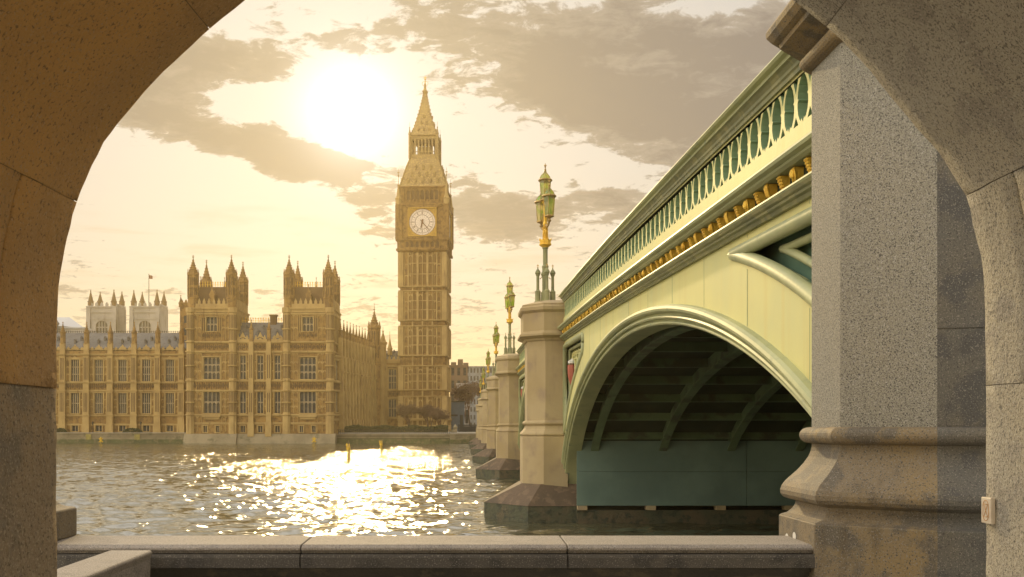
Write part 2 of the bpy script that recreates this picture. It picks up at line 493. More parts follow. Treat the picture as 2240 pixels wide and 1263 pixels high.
def tag(o, label=None, cat=None, group=None, kind=None):
    if label:
        o['label'] = label
    if cat:
        o['category'] = cat
    if group:
        o['group'] = group
    if kind:
        o['kind'] = kind
    return o


def thing(name, label, cat, loc, group=None, rotz=0.0):
    o = bpy.data.objects.new(name, None)
    o.empty_display_size = .5
    col.objects.link(o)
    o.location = loc
    o.rotation_euler = (0, 0, rotz)
    o['_o'] = tuple(loc)
    return tag(o, label, cat, group)


def copy_tree(o, parent=None):
    c = o.copy()
    col.objects.link(c)
    if parent is not None:
        c.parent = parent
    for ch in list(o.children):
        copy_tree(ch, c)
    return c


def bevel(o, w, seg=2):
    m = o.modifiers.new('bevel', 'BEVEL')
    m.width = w
    m.segments = seg
    m.limit_method = 'ANGLE'
    m.angle_limit = R(30)
    return o


def offset_poly(pts, d):
    """offset an open plan polyline (left-hand side outwards) with mitres"""
    out = []
    n = len(pts)
    for i, p in enumerate(pts):
        p = Vector(p)
        ds = []
        if i > 0:
            ds.append((p - Vector(pts[i - 1])).normalized())
        if i < n - 1:
            ds.append((Vector(pts[i + 1]) - p).normalized())
        ns = [Vector((-q.y, q.x)) for q in ds]
        nn = sum(ns, Vector((0, 0))) / len(ns)
        nn = nn / nn.length_squared if len(ns) == 2 else nn
        out.append(tuple(p + nn * d))
    return out


def poly_stack(mb, pts, prof, back, sl=None):
    """mouldings run round an open plan polyline; closed at the back at x = back; corners kept crisp, curves smooth"""
    for (d0, z0), (d1, z1) in zip(prof, prof[1:]):
        a, b = offset_poly(pts, d0)[sl or slice(None)], offset_poly(pts, d1)[sl or slice(None)]
        for i in range(len(a) - 1):
            mb.add([(*a[i], z0), (*a[i + 1], z0), (*b[i + 1], z1), (*b[i], z1)], [(0, 1, 2, 3)])
    for d, z in (prof[0], prof[-1]):
        a = offset_poly(pts, d)[sl or slice(None)]
        mb.add([(*q, z) for q in a] + [(back, a[-1][1], z), (back, a[0][1], z)], [tuple(range(len(a) + 2))])
    return mb


def arcp(cx, cz, r, a0, a1, n=6, kx=1.0):
    return [(cx + kx * r * math.cos(R(a0 + (a1 - a0) * i / n)), cz + r * math.sin(R(a0 + (a1 - a0) * i / n))) for i in range(n + 1)]


def filled(splines, half):
    """mesh of a flat shape with holes (2D curve fill), thickness 2*half; returns verts, faces in (a, b, t)"""
    cu = bpy.data.curves.new('tmp', 'CURVE')
    cu.dimensions = '2D'
    cu.fill_mode = 'BOTH'
    cu.extrude = half
    for pts in splines:
        sp = cu.splines.new('POLY')
        sp.points.add(len(pts) - 1)
        for i, (a, b) in enumerate(pts):
            sp.points[i].co = (a, b, 0, 1)
        sp.use_cyclic_u = True
    o = bpy.data.objects.new('tmp', cu)
    col.objects.link(o)
    dg = bpy.context.evaluated_depsgraph_get()
    me = bpy.data.meshes.new_from_object(o.evaluated_get(dg))
    vs = [tuple(v.co) for v in me.vertices]
    fs = [tuple(p.vertices) for p in me.polygons]
    bpy.data.objects.remove(o)
    bpy.data.curves.remove(cu)
    bpy.data.meshes.remove(me)
    return vs, fs


# ================================================================== THE SETTING
def build_ground():
    m = MB()
    m.quad((-4000, -400, -9), (4000, -400, -9), (4000, 5000, -9), (-4000, 5000, -9))
    tag(m.build('ground', soil, origin=(0, 0, -9)), kind='structure')
    m = MB()
    m.box(-4000, 4000, 241.2, 4500, -8.9, -1.25)
    tag(m.build('far_bank_ground', paving, origin=(0, 241.2, -8.9)), kind='structure')
    m = MB()
    m.box(-60, 60, -60, 6.62, -8.9, -1.66)
    tag(m.build('riverside_pavement', paving, origin=(0, 0, -8.9)), kind='structure')


build_ground()


def build_water():
    ys = [7.15]
    while ys[-1] < 241.3:
        ys.append(ys[-1] * 1.0042)
    ys = np.array(ys)
    uc = np.linspace(-.60, .40, 720)
    us = np.concatenate([[-8, -3, -1.6, -1.1, -.85, -.72], uc, [.5, .7, 1.2, 3, 8]])
    U, Y = np.meshgrid(us, ys)
    X = U * Y
    Z = np.zeros_like(X)
    DX = np.zeros_like(X)
    DY = np.zeros_like(X)
    cell = .0042 * Y
    for k in range(90):
        lam = .40 * (2.4 / .40) ** rng.random() if k > 6 else rng.uniform(3, 6)
        th = rng.normal(math.pi * .5 + .2, .55)
        kx, ky = math.cos(th) * 2 * math.pi / lam, math.sin(th) * 2 * math.pi / lam
        amp = .0078 * lam * rng.uniform(.5, 1.1) * (1 if k > 6 else .4)
        ph = rng.uniform(0, 6.28)
        fade = np.clip((lam / cell - 2.2) / 3.0, 0, 1)
        a = kx * X + ky * Y + ph
        g = amp * fade
        Z += g * np.cos(a)
        DX -= .75 * g * math.cos(th) * np.sin(a)
        DY -= .75 * g * math.sin(th) * np.sin(a)
    gust = .75 + .35 * np.sin(X * .11 + 1.3 * np.sin(Y * .05)) * np.sin(Y * .083 + .7)
    Z *= gust
    V = np.stack([X + DX * gust, Y + DY * gust, Z + WATER], -1).reshape(-1, 3)
    nr, nc = X.shape
    idx = np.arange(nr * nc).reshape(nr, nc)
    Fq = np.stack([idx[:-1, :-1], idx[:-1, 1:], idx[1:, 1:], idx[1:, :-1]], -1).reshape(-1, 4)
    me = bpy.data.meshes.new('river_water')
    me.vertices.add(len(V))
    me.vertices.foreach_set('co', V.astype(np.float32).ravel())
    me.loops.add(Fq.size)
    me.loops.foreach_set('vertex_index', Fq.astype(np.int32).ravel())
    me.polygons.add(len(Fq))
    me.polygons.foreach_set('loop_start', np.arange(0, Fq.size, 4, dtype=np.int32))
    me.polygons.foreach_set('use_smooth', np.ones(len(Fq), bool))
    me.update()
    me.validate()
    me.materials.append(water_mat())
    o = bpy.data.objects.new('river_water', me)
    col.objects.link(o)
    tag(o, kind='structure')


build_water()

# ================================================================== NEAR ARCHWAY
DA = 4.2           # the far rim of the archway
RIM = [(130, 1808), (127, 1263), (125, 1050), (125, 850), (125, 700), (133, 600), (148, 520), (170, 443), (215, 340), (260, 273), (300, 222), (380, 137),
       (460, 67), (540, 0), (610, -48), (680, -85), (760, -118), (850, -145), (1000, -175), (1140, -185), (1280, -178), (1430, -145), (1520, -115), (1590, -85),
       (1660, -46), (1730, 0), (1806, 60), (1840, 92), (1900, 155), (1950, 215), (2000, 280), (2048, 332), (2082, 385), (2110, 430), (2126, 490), (2141, 560), (2150, 620), (2155, 720), (2155, 845), (2155, 1050), (2155, 1808)]
RIMW = [((px - CX) / F * DA, (HY - py) / F * DA) for px, py in RIM]


def build_archway():
    a = thing('stone_archway', 'round stone archway of rough granite blocks framing the river view', 'archway', (.2, 2.8, -1.66))
    skew = .056
    cc = Vector((.24, .1))

    def stone_seg(i0, i1, y0, y1, material, nm, thick=.62):
        # one block of the ring: rim points i0..i1, from depth y0 (far) to y1 (near)
        seg = [Vector(q) for q in RIMW[i0:i1 + 1]]
        g = .0015                                # half of the mortar joint
        d0 = (seg[1] - seg[0]).normalized()
        d1 = (seg[-1] - seg[-2]).normalized()
        seg[0] = seg[0] + d0 * g
        seg[-1] = seg[-1] - d1 * g
        # finer steps so the face of the block is curved
        fine = [seg[0]]
        W = [Vector(q) for q in RIMW]
        for j in range(i0, i1):
            p0, p1, p2, p3 = W[max(j - 1, 0)], W[j], W[j + 1], W[min(j + 2, len(W) - 1)]
            k = max(2, int((p2 - p1).length / .05))
            for q in range(1, k + 1):
                t_ = q / k
                pt = .5 * ((2 * p1) + (p2 - p0) * t_ + (2 * p0 - 5 * p1 + 4 * p2 - p3) * t_ ** 2 + (3 * p1 - p0 - 3 * p2 + p3) * t_ ** 3)
                fine.append(pt)
        fine[-1] = seg[-1]
        outer = []
        for q in fine:
            dr = q - cc
            if q.y < cc.y:
                dr = Vector((dr.x, 0))
            outer.append(q + dr.normalized() * thick)
        mb = MB()
        n = len(fine)
        steps = max(2, int((y0 - y1) / .12))
        ysl = [y0 - (y0 - y1) * j / steps for j in range(steps + 1)]
        inner = [[(q.x - skew * (DA - yy), yy, q.y) for q in fine] for yy in ysl]
        mb.rings(inner, False, True, closed=False)
        for yy, rev in ((y0, 0), (y1, 1)):
            a_ = [(q.x - skew * (DA - yy), yy, q.y) for q in fine]
            b_ = [(q.x - skew * (DA - yy), yy, q.y) for q in outer]
            mb.rings([a_, b_], False, False, closed=False)
        A = [(q.x - skew * (DA - y0), y0, q.y) for q in outer]
        B = [(q.x - skew * (DA - y1), y1, q.y) for q in outer]
        mb.rings([A, B], False, False, closed=False)
        for e in (0, -1):
            mb.add([(fine[e].x - skew * (DA - y0), y0, fine[e].y), (fine[e].x - skew * (DA - y1), y1, fine[e].y),
                    (outer[e].x - skew * (DA - y1), y1, outer[e].y), (outer[e].x - skew * (DA - y0), y0, outer[e].y)], [(0, 1, 2, 3)])
        bm_o = mb.build(nm, material, a)
        me = bm_o.data
        bm = bmesh.new()
        bm.from_mesh(me)
        bmesh.ops.remove_doubles(bm, verts=bm.verts, dist=.0005)
        bmesh.ops.recalc_face_normals(bm, faces=bm.faces)
        # roughly dressed: small bumps and chipped arrises
        from mathutils import noise as mn
        for v in bm.verts:
            w = v.co
            k = .0035 if material is granite_rough else .005
            v.co = w + mn.noise_vector(w * 7) * k + mn.noise_vector(w * 23) * k * .7
        bm.to_mesh(me)
        bm.free()
        return bevel(bm_o, .008, 1)

    IX = {p: i for i, p in enumerate(RIM)}
    yn = .9
    L3, L7 = IX[(125, 850)], IX[(170, 443)]
    L12 = IX[(460, 67)]
    R0 = IX[(1806, 60)]
    RJ = IX[(2110, 430)]
    R3 = IX[(2155, 845)]
    for lo, hi, m_, nm in [(0, L3, granite_tan, 'jamb_stone'), (R3, len(RIM) - 1, granite_lit, 'jamb_stone')]:
        stone_seg(lo, hi, DA, yn, m_, nm)
    stone_seg(L3, L7, DA, 3.74, granite_flare_brown, 'jamb_stone')
    stone_seg(L3, L7, 3.733, yn, granite_flare_brown, 'jamb_stone')
    stone_seg(RJ, R3, DA, 3.80, granite_lit, 'jamb_stone')
    stone_seg(RJ, R3, 3.793, yn, granite_lit, 'jamb_stone')
    stone_seg(L7, L12, DA, yn, granite_flare_brown, 'voussoir')
    mid = IX[(1000, -175)]
    stone_seg(L12, mid, DA, yn, granite_flare_brown, 'voussoir')
    mid2 = IX[(1430, -145)]
    stone_seg(mid, mid2, DA, yn, granite_rough, 'keystone')
    stone_seg(mid2, R0, DA, yn, granite_lit, 'voussoir')
    stone_seg(R0, RJ, DA, yn, granite_lit, 'voussoir')
    mo = MB()
    inn = [Vector(q) for q in RIMW]
    def shell(q, k):
        dr = Vector((q.x - cc.x, 0)) if q.y < cc.y else q - cc
        return q + dr.normalized() * k
    for k_, rows in ((0, [(.012, DA - .012), (.012, yn + .01)]), (1, [(.012, DA - .012), (.6, DA - .012)]), (2, [(.012, yn + .01), (.6, yn + .01)])):
        mo.rings([[(shell(q, kk).x - skew * (DA - yy), yy, shell(q, kk).y) for q in inn] for kk, yy in rows], False, False, closed=False)
    mo.build('mortar', mortar_m, a)
    # escape sign on the right jamb
    s = thing('sign_plate', 'small white rounded sign plate with an hourglass outline on the right jamb of the archway', 'sign', (2.16, 4.13, -.36))
    xj = lambda yy: (2155 - CX) / F * DA - skew * (DA - yy)
    y0, y1, z0, z1 = 4.190, 4.102, -.397, -.289
    pl = MB()
    pl.add([(xj(y) - t, y, z) for t in (.002, .022) for y, z in ((y0, z0), (y1, z0), (y1, z1), (y0, z1))],
           [(0, 1, 2, 3), (7, 6, 5, 4), (0, 4, 5, 1), (1, 5, 6, 2), (2, 6, 7, 3), (3, 7, 4, 0)])
    bevel(pl.build('plate', white_plastic, s), .004, 2)
    k = MB()
    cy, cz = (y0 + y1) / 2, (z0 + z1) / 2
    hw, hh, r = .025, .042, .025
    pts = [(cy + r * math.cos(t), cz + (hh - r) + r * math.sin(t)) for t in np.linspace(0, math.pi, 10)] + \
          [(cy - r * math.cos(t), cz - (hh - r) - r * math.sin(t)) for t in np.linspace(0, math.pi, 10)]
    pts.append(pts[0])
    t_ = lambda y, z: (xj(y) - .0225, y, z)
    k.tube([t_(*q) for q in pts], .0016, 4)
    gl = .017
    for ya, za, yb, zb in ((cy - gl, cz + .026, cy + gl, cz - .026), (cy + gl, cz + .026, cy - gl, cz - .026), (cy - gl, cz + .026, cy + gl, cz + .026), (cy - gl, cz - .026, cy + gl, cz - .026)):
        k.tube([t_(ya, za), t_(yb, zb)], .0016, 4)
    k.build('hourglass_symbol', sign_orange, s)


build_archway()

# ================================================================== RIVER WALL, STAIR COPING, PEDESTAL
def build_river_wall():
    w = thing('river_wall', 'low granite river wall with jointed grey coping across the foreground', 'wall', (-.3, 6.8, -1.66))
    xs = [-9.0, -5.6, -2.95, (660 - CX) / F * 6.5, (1240 - CX) / F * 6.5, 2.62]
    for a, b in zip(xs, xs[1:]):
        m = MB()
        prof = [(6.98, -.752), (6.50, -.758), (6.455, -.775), (6.452, -.792), (6.475, -.797), (6.475, -.812), (7.02, -.812), (7.02, -.765)]
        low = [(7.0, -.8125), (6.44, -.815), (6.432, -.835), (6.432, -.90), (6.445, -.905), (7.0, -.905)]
        m.rings([[(a + .004, y, z) for y, z in prof], [(b - .004, y, z) for y, z in prof]])
        o = bevel(m.build('coping_stone', coping, w), .004, 1)
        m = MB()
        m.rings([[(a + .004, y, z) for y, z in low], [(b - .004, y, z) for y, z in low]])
        m.build('coping_course', granite_shaded, w)
    m = MB()
    for y, z0, z1 in ((6.50, -.935, -.905), (6.53, -.965, -.935), (6.56, -3.9, -.965)):
        m.box(-9, 2.62, y, 6.97, z0, z1)
    m.build('wall_body', dark_stone, w)


build_river_wall()


def build_small_stones():
    m = MB()
    x0, x1 = -2.232, -1.985
    prof = [(x0 - .03, -.785), (x0, -.777), (x1, -.777), (x1 + .012, -.79), (x1, -.83), (x1 - .02, -1.66), (x0, -1.66), (x0 - .03, -.83)]
    m.rings([[(x, 6.36, z) for x, z in prof], [(x, 5.2, z) for x, z in prof], [(x - .02, 1.2, z - .0) for x, z in prof]])
    o = m.build('stair_parapet', coping, origin=(-2.1, 4.5, -1.66))
    bevel(o, .01, 2)
    tag(o, 'pale stone stair parapet slab at lower left running back to the river wall', 'parapet')
    # moulded pedestal standing on the wall at the left
    m = MB()
    cx, cy = -3.0, 6.71
    prof = [(.297, -.752), (.297, -.56), (.285, -.553), (.245, -.543), (.22, -.53), (.195, -.505), (.177, -.485), (.165, -.45), (.16, -.38), (.10, -.36)]
    m.lathe(cx, cy, [(r * math.sqrt(2), z) for r, z in prof], 4, R(45))
    o = m.build('stone_pedestal', granite_block, origin=(cx, cy, -.752))
    bevel(o, .006, 1)
    tag(o, 'moulded grey stone pedestal on the river wall beside the left jamb', 'pedestal')


build_small_stones()

# ================================================================== BRIDGE
XB = 4.03            # the plane of the spandrels
CY = [(0, 4.12), (7, 4.36), (12, 4.54), (19.2, 4.80), (28, 5.08), (40, 5.33), (58, 5.50), (75, 5.62), (109, 5.72), (125, 5.74), (146, 5.70), (183, 5.52), (217, 5.20), (260, 4.6)]
_cy = np.array([c[0] for c in CY])
_cz = np.array([c[1] for c in CY])
_m = np.gradient(_cz, _cy)


def ztop(y):
    i = int(np.clip(np.searchsorted(_cy, y) - 1, 0, len(_cy) - 2))
    h = _cy[i + 1] - _cy[i]
    t = (y - _cy[i]) / h
    return ((2 * t ** 3 - 3 * t ** 2 + 1) * _cz[i] + (t ** 3 - 2 * t ** 2 + t) * h * _m[i] + (-2 * t ** 3 + 3 * t ** 2) * _cz[i + 1] + (t ** 3 - t ** 2) * h * _m[i + 1])


PIERS = [42.3, 75.8, 109.0, 146.0, 183.0, 217.0]
HALF = .85
SPANS = [(7.95, PIERS[0] - HALF)] + [(PIERS[i] + HALF, PIERS[i + 1] - HALF) for i in range(5)] + [(PIERS[5] + HALF, 247.0)]
bridge = thing('arched_bridge', 'pale green iron arch bridge on stone piers crossing the river at right', 'bridge', (16, 42, WATER))


def sweep_y(mb, prof, y0, y1, step=1.0):
    n = max(2, int((y1 - y0) / step))
    ring = []
    for i in range(n + 1):
        y = y0 + (y1 - y0) * i / n
        t = ztop(y)
        ring.append([(x, y, t + z) for x, z in prof])
    return mb.rings(ring)


def span(k, Y0, Y1):
    near = k < 2
    yc, A, B, zb = (Y0 + Y1) / 2, (Y1 - Y0) / 2, 5.85 + .25 * min(k, 3) * (1 if k < 4 else .6), -3.2
    step = .8 if near else 4
    # clip the parapet run between pier turrets
    ya, yb = (Y0 + .2 if k == 0 else Y0 + .75), Y1 - .75
    arch = lambda t, off=0.0: (yc - (A + off) * math.cos(t), zb + (B + off) * math.sin(t))
    zo = lambda y, off=0.0: zb + (B + off) * math.sqrt(max(0, 1 - ((y - yc) / (A + off)) ** 2))
    # --- top rail
    m = MB()
    sweep_y(m, [(4.36, 0), (3.84, 0), (3.79, -.015), (3.775, -.045), (3.80, -.075), (3.86, -.09), (3.86, -.135), (4.36, -.135)], ya, yb, step)
    m.build('top_rail', bridge_mould, bridge)
    m = MB()
    sweep_y(m, [(4.35, -.137), (3.87, -.137), (3.905, -.15), (3.94, -.19), (3.94, -.235), (3.965, -.25), (3.965, -.308), (4.35, -.308)], ya, yb, step)
    m.build('rail_moulding', mould_dark, bridge)
    # --- pierced parapet
    m = MB()
    z0, z1 = -.95, -.31
    if near:
        pitch = .50
        n = int((yb - ya) / pitch)
        pitch = (yb - ya) / n
        outer_b = [(ya + i * pitch / 2, z0 + .0) for i in range(2 * n + 1)]
        outer = outer_b + [(y, z1) for y, _ in reversed(outer_b)]
        holes = []
        zc, h = (z0 + z1) / 2, .292
        for i in range(n):
            c = ya + (i + .5) * pitch
            # pointed oval with cusps at mid height and a cusped foot
            prof = [(.0, 1.0), (.085, .88), (.155, .64), (.195, .36), (.208, .12), (.180, .04), (.210, -.05), (.212, -.30), (.185, -.58), (.130, -.80), (.085, -.90), (.05, -.80), (0, -1.0)]
            right = [(c + a * .89, zc + b * h) for a, b in prof]
            left = [(2 * c - y, z) for y, z in reversed(right[1:-1])]
            holes.append(right + left)
            if i < n - 1:
                e = c + pitch / 2
                holes.append([(e - .10, z1 - .035), (e + .10, z1 - .035), (e + .03, z1 - .16), (e, z1 - .22), (e - .03, z1 - .16)])
                holes.append([(e - .088, z0 + .035), (e, z0 + .15), (e + .088, z0 + .035)])
        vs, fs = filled([outer] + holes, .15)
        P3 = [(4.15 - t, a, ztop(a) + b) for a, b, t in vs]
        side = [f for f in fs if max(vs[i][2] for i in f) - min(vs[i][2] for i in f) > .1]
        flat = [f for f in fs if max(vs[i][2] for i in f) - min(vs[i][2] for i in f) <= .1]
        m.add(P3, flat)
        rv = MB()
        rv.add(P3, side)
        reveal = rv
    else:
        sweep_y(m, [(4.30, z0), (4.0, z0), (4.0, z1), (4.30, z1)], ya, yb, 4)
    pp = m.build('pierced_parapet', bridge_green, bridge)
    if near:
        reveal.build('parapet_reveal', reveal_green, pp)
    m = MB()
    sweep_y(m, [(4.42, -1.24), (4.305, -1.24), (4.305, -.32), (4.42, -.32)], ya, yb, step)
    m.build('parapet_back', bridge_teal, bridge)
    # --- plain band and cornice
    m = MB()
    sweep_y(m, [(4.30, -1.24), (3.975, -1.24), (3.975, -.955), (4.30, -.955)], ya, yb, step)
    m.build('plain_band', bridge_green, bridge)
    m = MB()
    sweep_y(m, [(4.4, -1.245), (3.93, -1.245), (3.80, -1.275), (3.735, -1.30), (3.72, -1.335), (3.735, -1.37), (3.80, -1.39), (3.81, -1.415), (3.86, -1.44), (4.4, -1.44)], ya, yb, step)
    sweep_y(m, [(4.4, -1.657), (3.88, -1.657), (3.83, -1.675), (3.82, -1.70), (3.84, -1.722), (4.4, -1.722)], ya, yb, step)
    m.build('cornice', bridge_mould, bridge)
    m = MB()
    sweep_y(m, [(4.4, -1.442), (4.015, -1.442), (4.015, -1.655), (4.4, -1.655)], ya, yb, step)
    m.build('bracket_recess', under_dark, bridge)  # back plate kept dark: the shade between the brackets is in its colour
    m = MB()
    sweep_y(m, [(4.4, -1.724), (3.835, -1.724), (3.86, -1.755), (3.90, -1.77), (3.905, -1.80), (3.95, -1.815), (3.97, -1.86), (4.4, -1.86)], ya, yb, step)
    m.build('lower_moulding', mould_dark, bridge)
    # --- gilded brackets
    pitch = .50
    n = int((yb - ya - .3) / pitch)
    rest = MB()
    for i in range(n):
        y = ya + .3 + i * pitch
        z = ztop(y)
        b = MB()
        sty = i % 4
        w = .046
        b.rings([[(4.012, y - w, z - 1.452), (3.90, y - w, z - 1.452), (3.885, y - w * .9, z - 1.50), (3.91, y - w * .8, z - 1.58), (3.945, y - w * .7, z - 1.645), (4.012, y - w * .7, z - 1.65)],
                 [(4.012, y + w, z - 1.452), (3.90, y + w, z - 1.452), (3.885, y + w * .9, z - 1.50), (3.91, y + w * .8, z - 1.58), (3.945, y + w * .7, z - 1.645), (4.012, y + w * .7, z - 1.65)]])
        # carved leaf, flower or ribs on the face
        if sty in (0, 2):
            for q in range(5):
                zz = z - 1.475 - q * .036
                for sy in (-1, 1):
                    b.lathe(3.888 + q * .013, y + sy * .026, [(0.006, zz - .022), (.026, zz - .006), (.023, zz + .012), (.006, zz + .022)], 5)
        elif sty == 1:
            for sy in (-.055, 0, .055):
                b.tube([(3.885, y + sy * .8, z - 1.455), (3.875, y + sy * .8, z - 1.50), (3.90, y + sy * .7, z - 1.585), (3.935, y + sy * .6, z - 1.645)], .018, 5)
        else:
            b.lathe(3.895, y, [(.008, z - 1.59), (.036, z - 1.57), (.044, z - 1.53), (.03, z - 1.48), (.008, z - 1.47)], 7)
            b.tube([(3.90, y - .045, z - 1.46), (3.92, y - .045, z - 1.63)], .016, 4)
            b.tube([(3.90, y + .045, z - 1.46), (3.92, y + .045, z - 1.63)], .016, 4)
        if k == 0:
            b.build('gilded_bracket', gold, bridge)
        else:
            rest.add(b.v, b.f) if k == 1 or i % 1 == 0 else None
    if k > 0:
        tag(rest.build('gilded_brackets', gold, bridge), kind='stuff')
    # --- spandrel plate with two sunk panels
    N_ = 72
    top = lambda y: ztop(y) - 1.86
    yl, yr = Y0 - .45, Y1 + .45
    out_b = [(yl, zb)] + [arch(math.pi * i / N_, 0) for i in range(N_ + 1)] + [(yr, zb)]
    out_t = [(yr - (yr - yl) * i / 24, top(yr - (yr - yl) * i / 24)) for i in range(25)]
    low = lambda y: zo(y) + .93 + .12 * min(1, abs(y - yc) / A) ** 2
    def tip_of(inset):
        for q in np.linspace(.3, .98, 400):
            yy = yc - A * q
            if low(yy) + inset < top(yy) - .17 - inset:
                return q
        return .98
    tip = tip_of(0)

    def panel(side, inset=0.0):
        q0, q1 = tip_of(inset * 1.15), .955 - inset / A
        q = q0 + (q1 - q0) * np.linspace(0, 1, 22) ** 1.3
        lowp = [(yc + side * A * t, low(yc + side * A * t) + inset * (1.1 + .5 * t)) for t in q]
        upp = [(yc + side * A * t, top(yc + side * A * t) - .17 - inset) for t in reversed(q)]
        lowp[0] = (lowp[0][0], (lowp[0][1] + upp[-1][1]) / 2)
        return lowp + [u for u, l in zip(upp[:-1], reversed(lowp[1:])) if u[1] > l[1] + .01]
    m = MB()
    loops = [out_b + out_t]
    if near:
        loops += [panel(-1), panel(1)]
    vs, fs = filled(loops, .15)
    m.add([(XB + .15 - t, a, b) for a, b, t in vs], fs)
    m.build('spandrel', bridge_green, bridge)
    if near:
        for side in (-1, 1):
            P = panel(side)
            fl = lambda pts: pts
            # rolled frame round the opening
            fm = MB()
            for inset, rad, xx in ((.02, .105, XB + .0), (.20, .06, XB + .17)):
                Q = panel(side, inset)
                c = [(xx + (.03 if inset else 0), a, b) for a, b in Q]
                c.append(c[0])
                fm.tube(c, rad, 8)
            fm.build('panel_frame', bridge_mould, bridge)
            # raised inner mouldings and the sunk back of the panel
            bk = MB()
            Q = panel(side)
            bk.add([(XB + .34, a, b) for a, b in Q], [tuple(range(len(Q)))])
            n2 = len(Q)
            bk.add([(XB + x, a, b) for x in (.0, .34) for a, b in Q], [(i, (i + 1) % n2, n2 + (i + 1) % n2, n2 + i) for i in range(n2)])
            bk.build('sunk_panel', bridge_teal, bridge)
            tr = MB()
            for inset, rad in ((.36, .05), (.44, .03), (.60, .04)):
                Q = panel(side, inset)
                if len(Q) > 3 and min(b for a, b in Q) > -6:
                    c = [(XB + .30, a, b) for a, b in Q]
                    c.append(c[0])
                    tr.tube(c, rad, 8)
            if side == 1:
                for t in (.80, .84, .88, .92):
                    yy = yc + A * t
                    tr.tube([(XB + .30, yy, low(yy) + .15), (XB + .30, yy, top(yy) - .3)], .035, 5)
            tr.build('panel_tracery', bridge_green, bridge)
            if side == 1:
                yy = yc + A * .915
                zz = top(yy) - 1.35
                s1 = MB()
                s1.lathe(XB + .24, yy, [(.02, zz - .50), (.10, zz - .36), (.17, zz - .1), (.19, zz + .2), (.18, zz + .36), (.02, zz + .38)], 8)
                sh = s1.build('painted_shield', red_paint, bridge)
                s2 = MB()
                s2.lathe(XB + .24, yy, [(.02, zz - .98), (.10, zz - .93), (.14, zz - .75), (.06, zz - .56), (.02, zz - .52)], 8)
                s2.build('shield_ribbon', blue_paint, sh)
                s3 = MB()
                s3.lathe(XB + .24, yy, [(.02, zz + .39), (.16, zz + .42), (.18, zz + .5), (.05, zz + .58), (.02, zz + .62)], 8)
                s3.build('shield_crest', white_paint, sh)
        # plate joints: thin raised cover strips on the spandrel
        for ji, y in enumerate(np.arange(Y0 + 1.2, Y1 - 1, 2.6)):
            lo, hi = zo(y) + .04, top(y) - .01
            if hi - lo > .25:
                t = abs(y - yc) / A
                if t > tip:
                    segs = [(lo, low(y) - .12), (top(y) - .06, hi)]
                else:
                    segs = [(lo, hi)]
                for s0, s1 in segs:
                    if s1 - s0 > .05:
                        js = MB()
                        js.box(XB - (.004 if ji % 2 == 0 else .003), XB + .01, y - (.0045 if ji % 2 == 0 else .0025), y + (.0045 if ji % 2 == 0 else .0025), s0, s1)
                        js.build('plate_joint', bridge_teal, bridge)
    # --- moulded arch ring
    ring = [(XB + .01, .03), (XB - .09, .02), (XB - .135, -.01), (XB - .15, -.055), (XB - .135, -.10), (XB - .08, -.13), (XB - .015, -.14), (XB - .01, -.175), (XB - .06, -.19), (XB - .075, -.22), (XB - .05, -.25),
            (XB + .03, -.26), (XB + .04, -.295), (XB + .0, -.31), (XB - .005, -.335), (XB + .02, -.365), (XB + .10, -.375), (XB + .55, -.375), (XB + .55, .03)]
    m = MB()
    R_ = []
    NN = 96 if near else 40
    for i in range(NN + 1):
        t = math.pi * i / NN
        nx, nz = -math.cos(t) * B, math.sin(t) * A
        l = math.hypot(nx, nz)
        nx, nz = nx / l, nz / l
        y, z = arch(t)
        R_.append([(x, y + nx * o, z + nz * o) for x, o in ring])
    m.rings(R_, True, False)
    m.build('arch_ring', bridge_mould, bridge)
    # --- inner ribs, cross girders and deck plates
    for xr in ([4.95 + 2.68 * j for j in range(9)] if near else [12, 20]):
        m = MB()
        R_ = []
        for i in range(49):
            t = math.pi * i / 48
            nx, nz = -math.cos(t) * B, math.sin(t) * A
            l = math.hypot(nx, nz)
            y, z = arch(t)
            R_.append([(xr + dx, y + nx / l * o, z + nz / l * o) for dx, o in ((0, -.38), (.30, -.38), (.30, -.32), (.20, -.30), (.20, .12), (.10, .12), (.10, -.30), (0, -.32))])
        m.rings(R_, True, False)
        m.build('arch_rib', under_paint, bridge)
    g = MB()
    dk = MB()
    R_ = []
    for i in range(41):
        t = math.pi * (.02 + .96 * i / 40)
        nx, nz = -math.cos(t) * B, math.sin(t) * A
        l = math.hypot(nx, nz)
        y, z = arch(t)
        R_.append([(4.5, y + nx / l * .14, z + nz / l * .14), (30, y + nx / l * .14, z + nz / l * .14)])
        if near and 2 < i < 39 and i % 2 == 0:
            yy, zz, ty, tz = y, z, nz / l, -nx / l
            q = []
            for a_, o in ((-.05, -.16), (.05, -.16), (.05, -.13), (.02, -.12), (.02, .13), (-.02, .13), (-.02, -.12), (-.05, -.13)):
                q.append((yy + ty * a_ + nx / l * o, zz + tz * a_ + nz / l * o))
            g.rings([[(4.55, a_, b_) for a_, b_ in q], [(30, a_, b_) for a_, b_ in q]])
    dk.rings(R_, False, False, closed=False)
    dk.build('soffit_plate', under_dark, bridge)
    if near:
        g.build('cross_girder', under_paint, bridge)


for k, (a, b) in enumerate(SPANS):
    span(k, a, b)

m = MB()
sweep_y(m, [(4.45, -1.1), (29.6, -1.1), (29.6, -1.75), (4.45, -1.75)], 8.2, 250, 6)
m.build('deck', under_dark, bridge)
m = MB()
sweep_y(m, [(29.6, 0), (30.0, 0), (30.0, -1.86), (29.6, -1.86)], 8.2, 250, 6)
m.build('far_parapet', bridge_green, bridge)

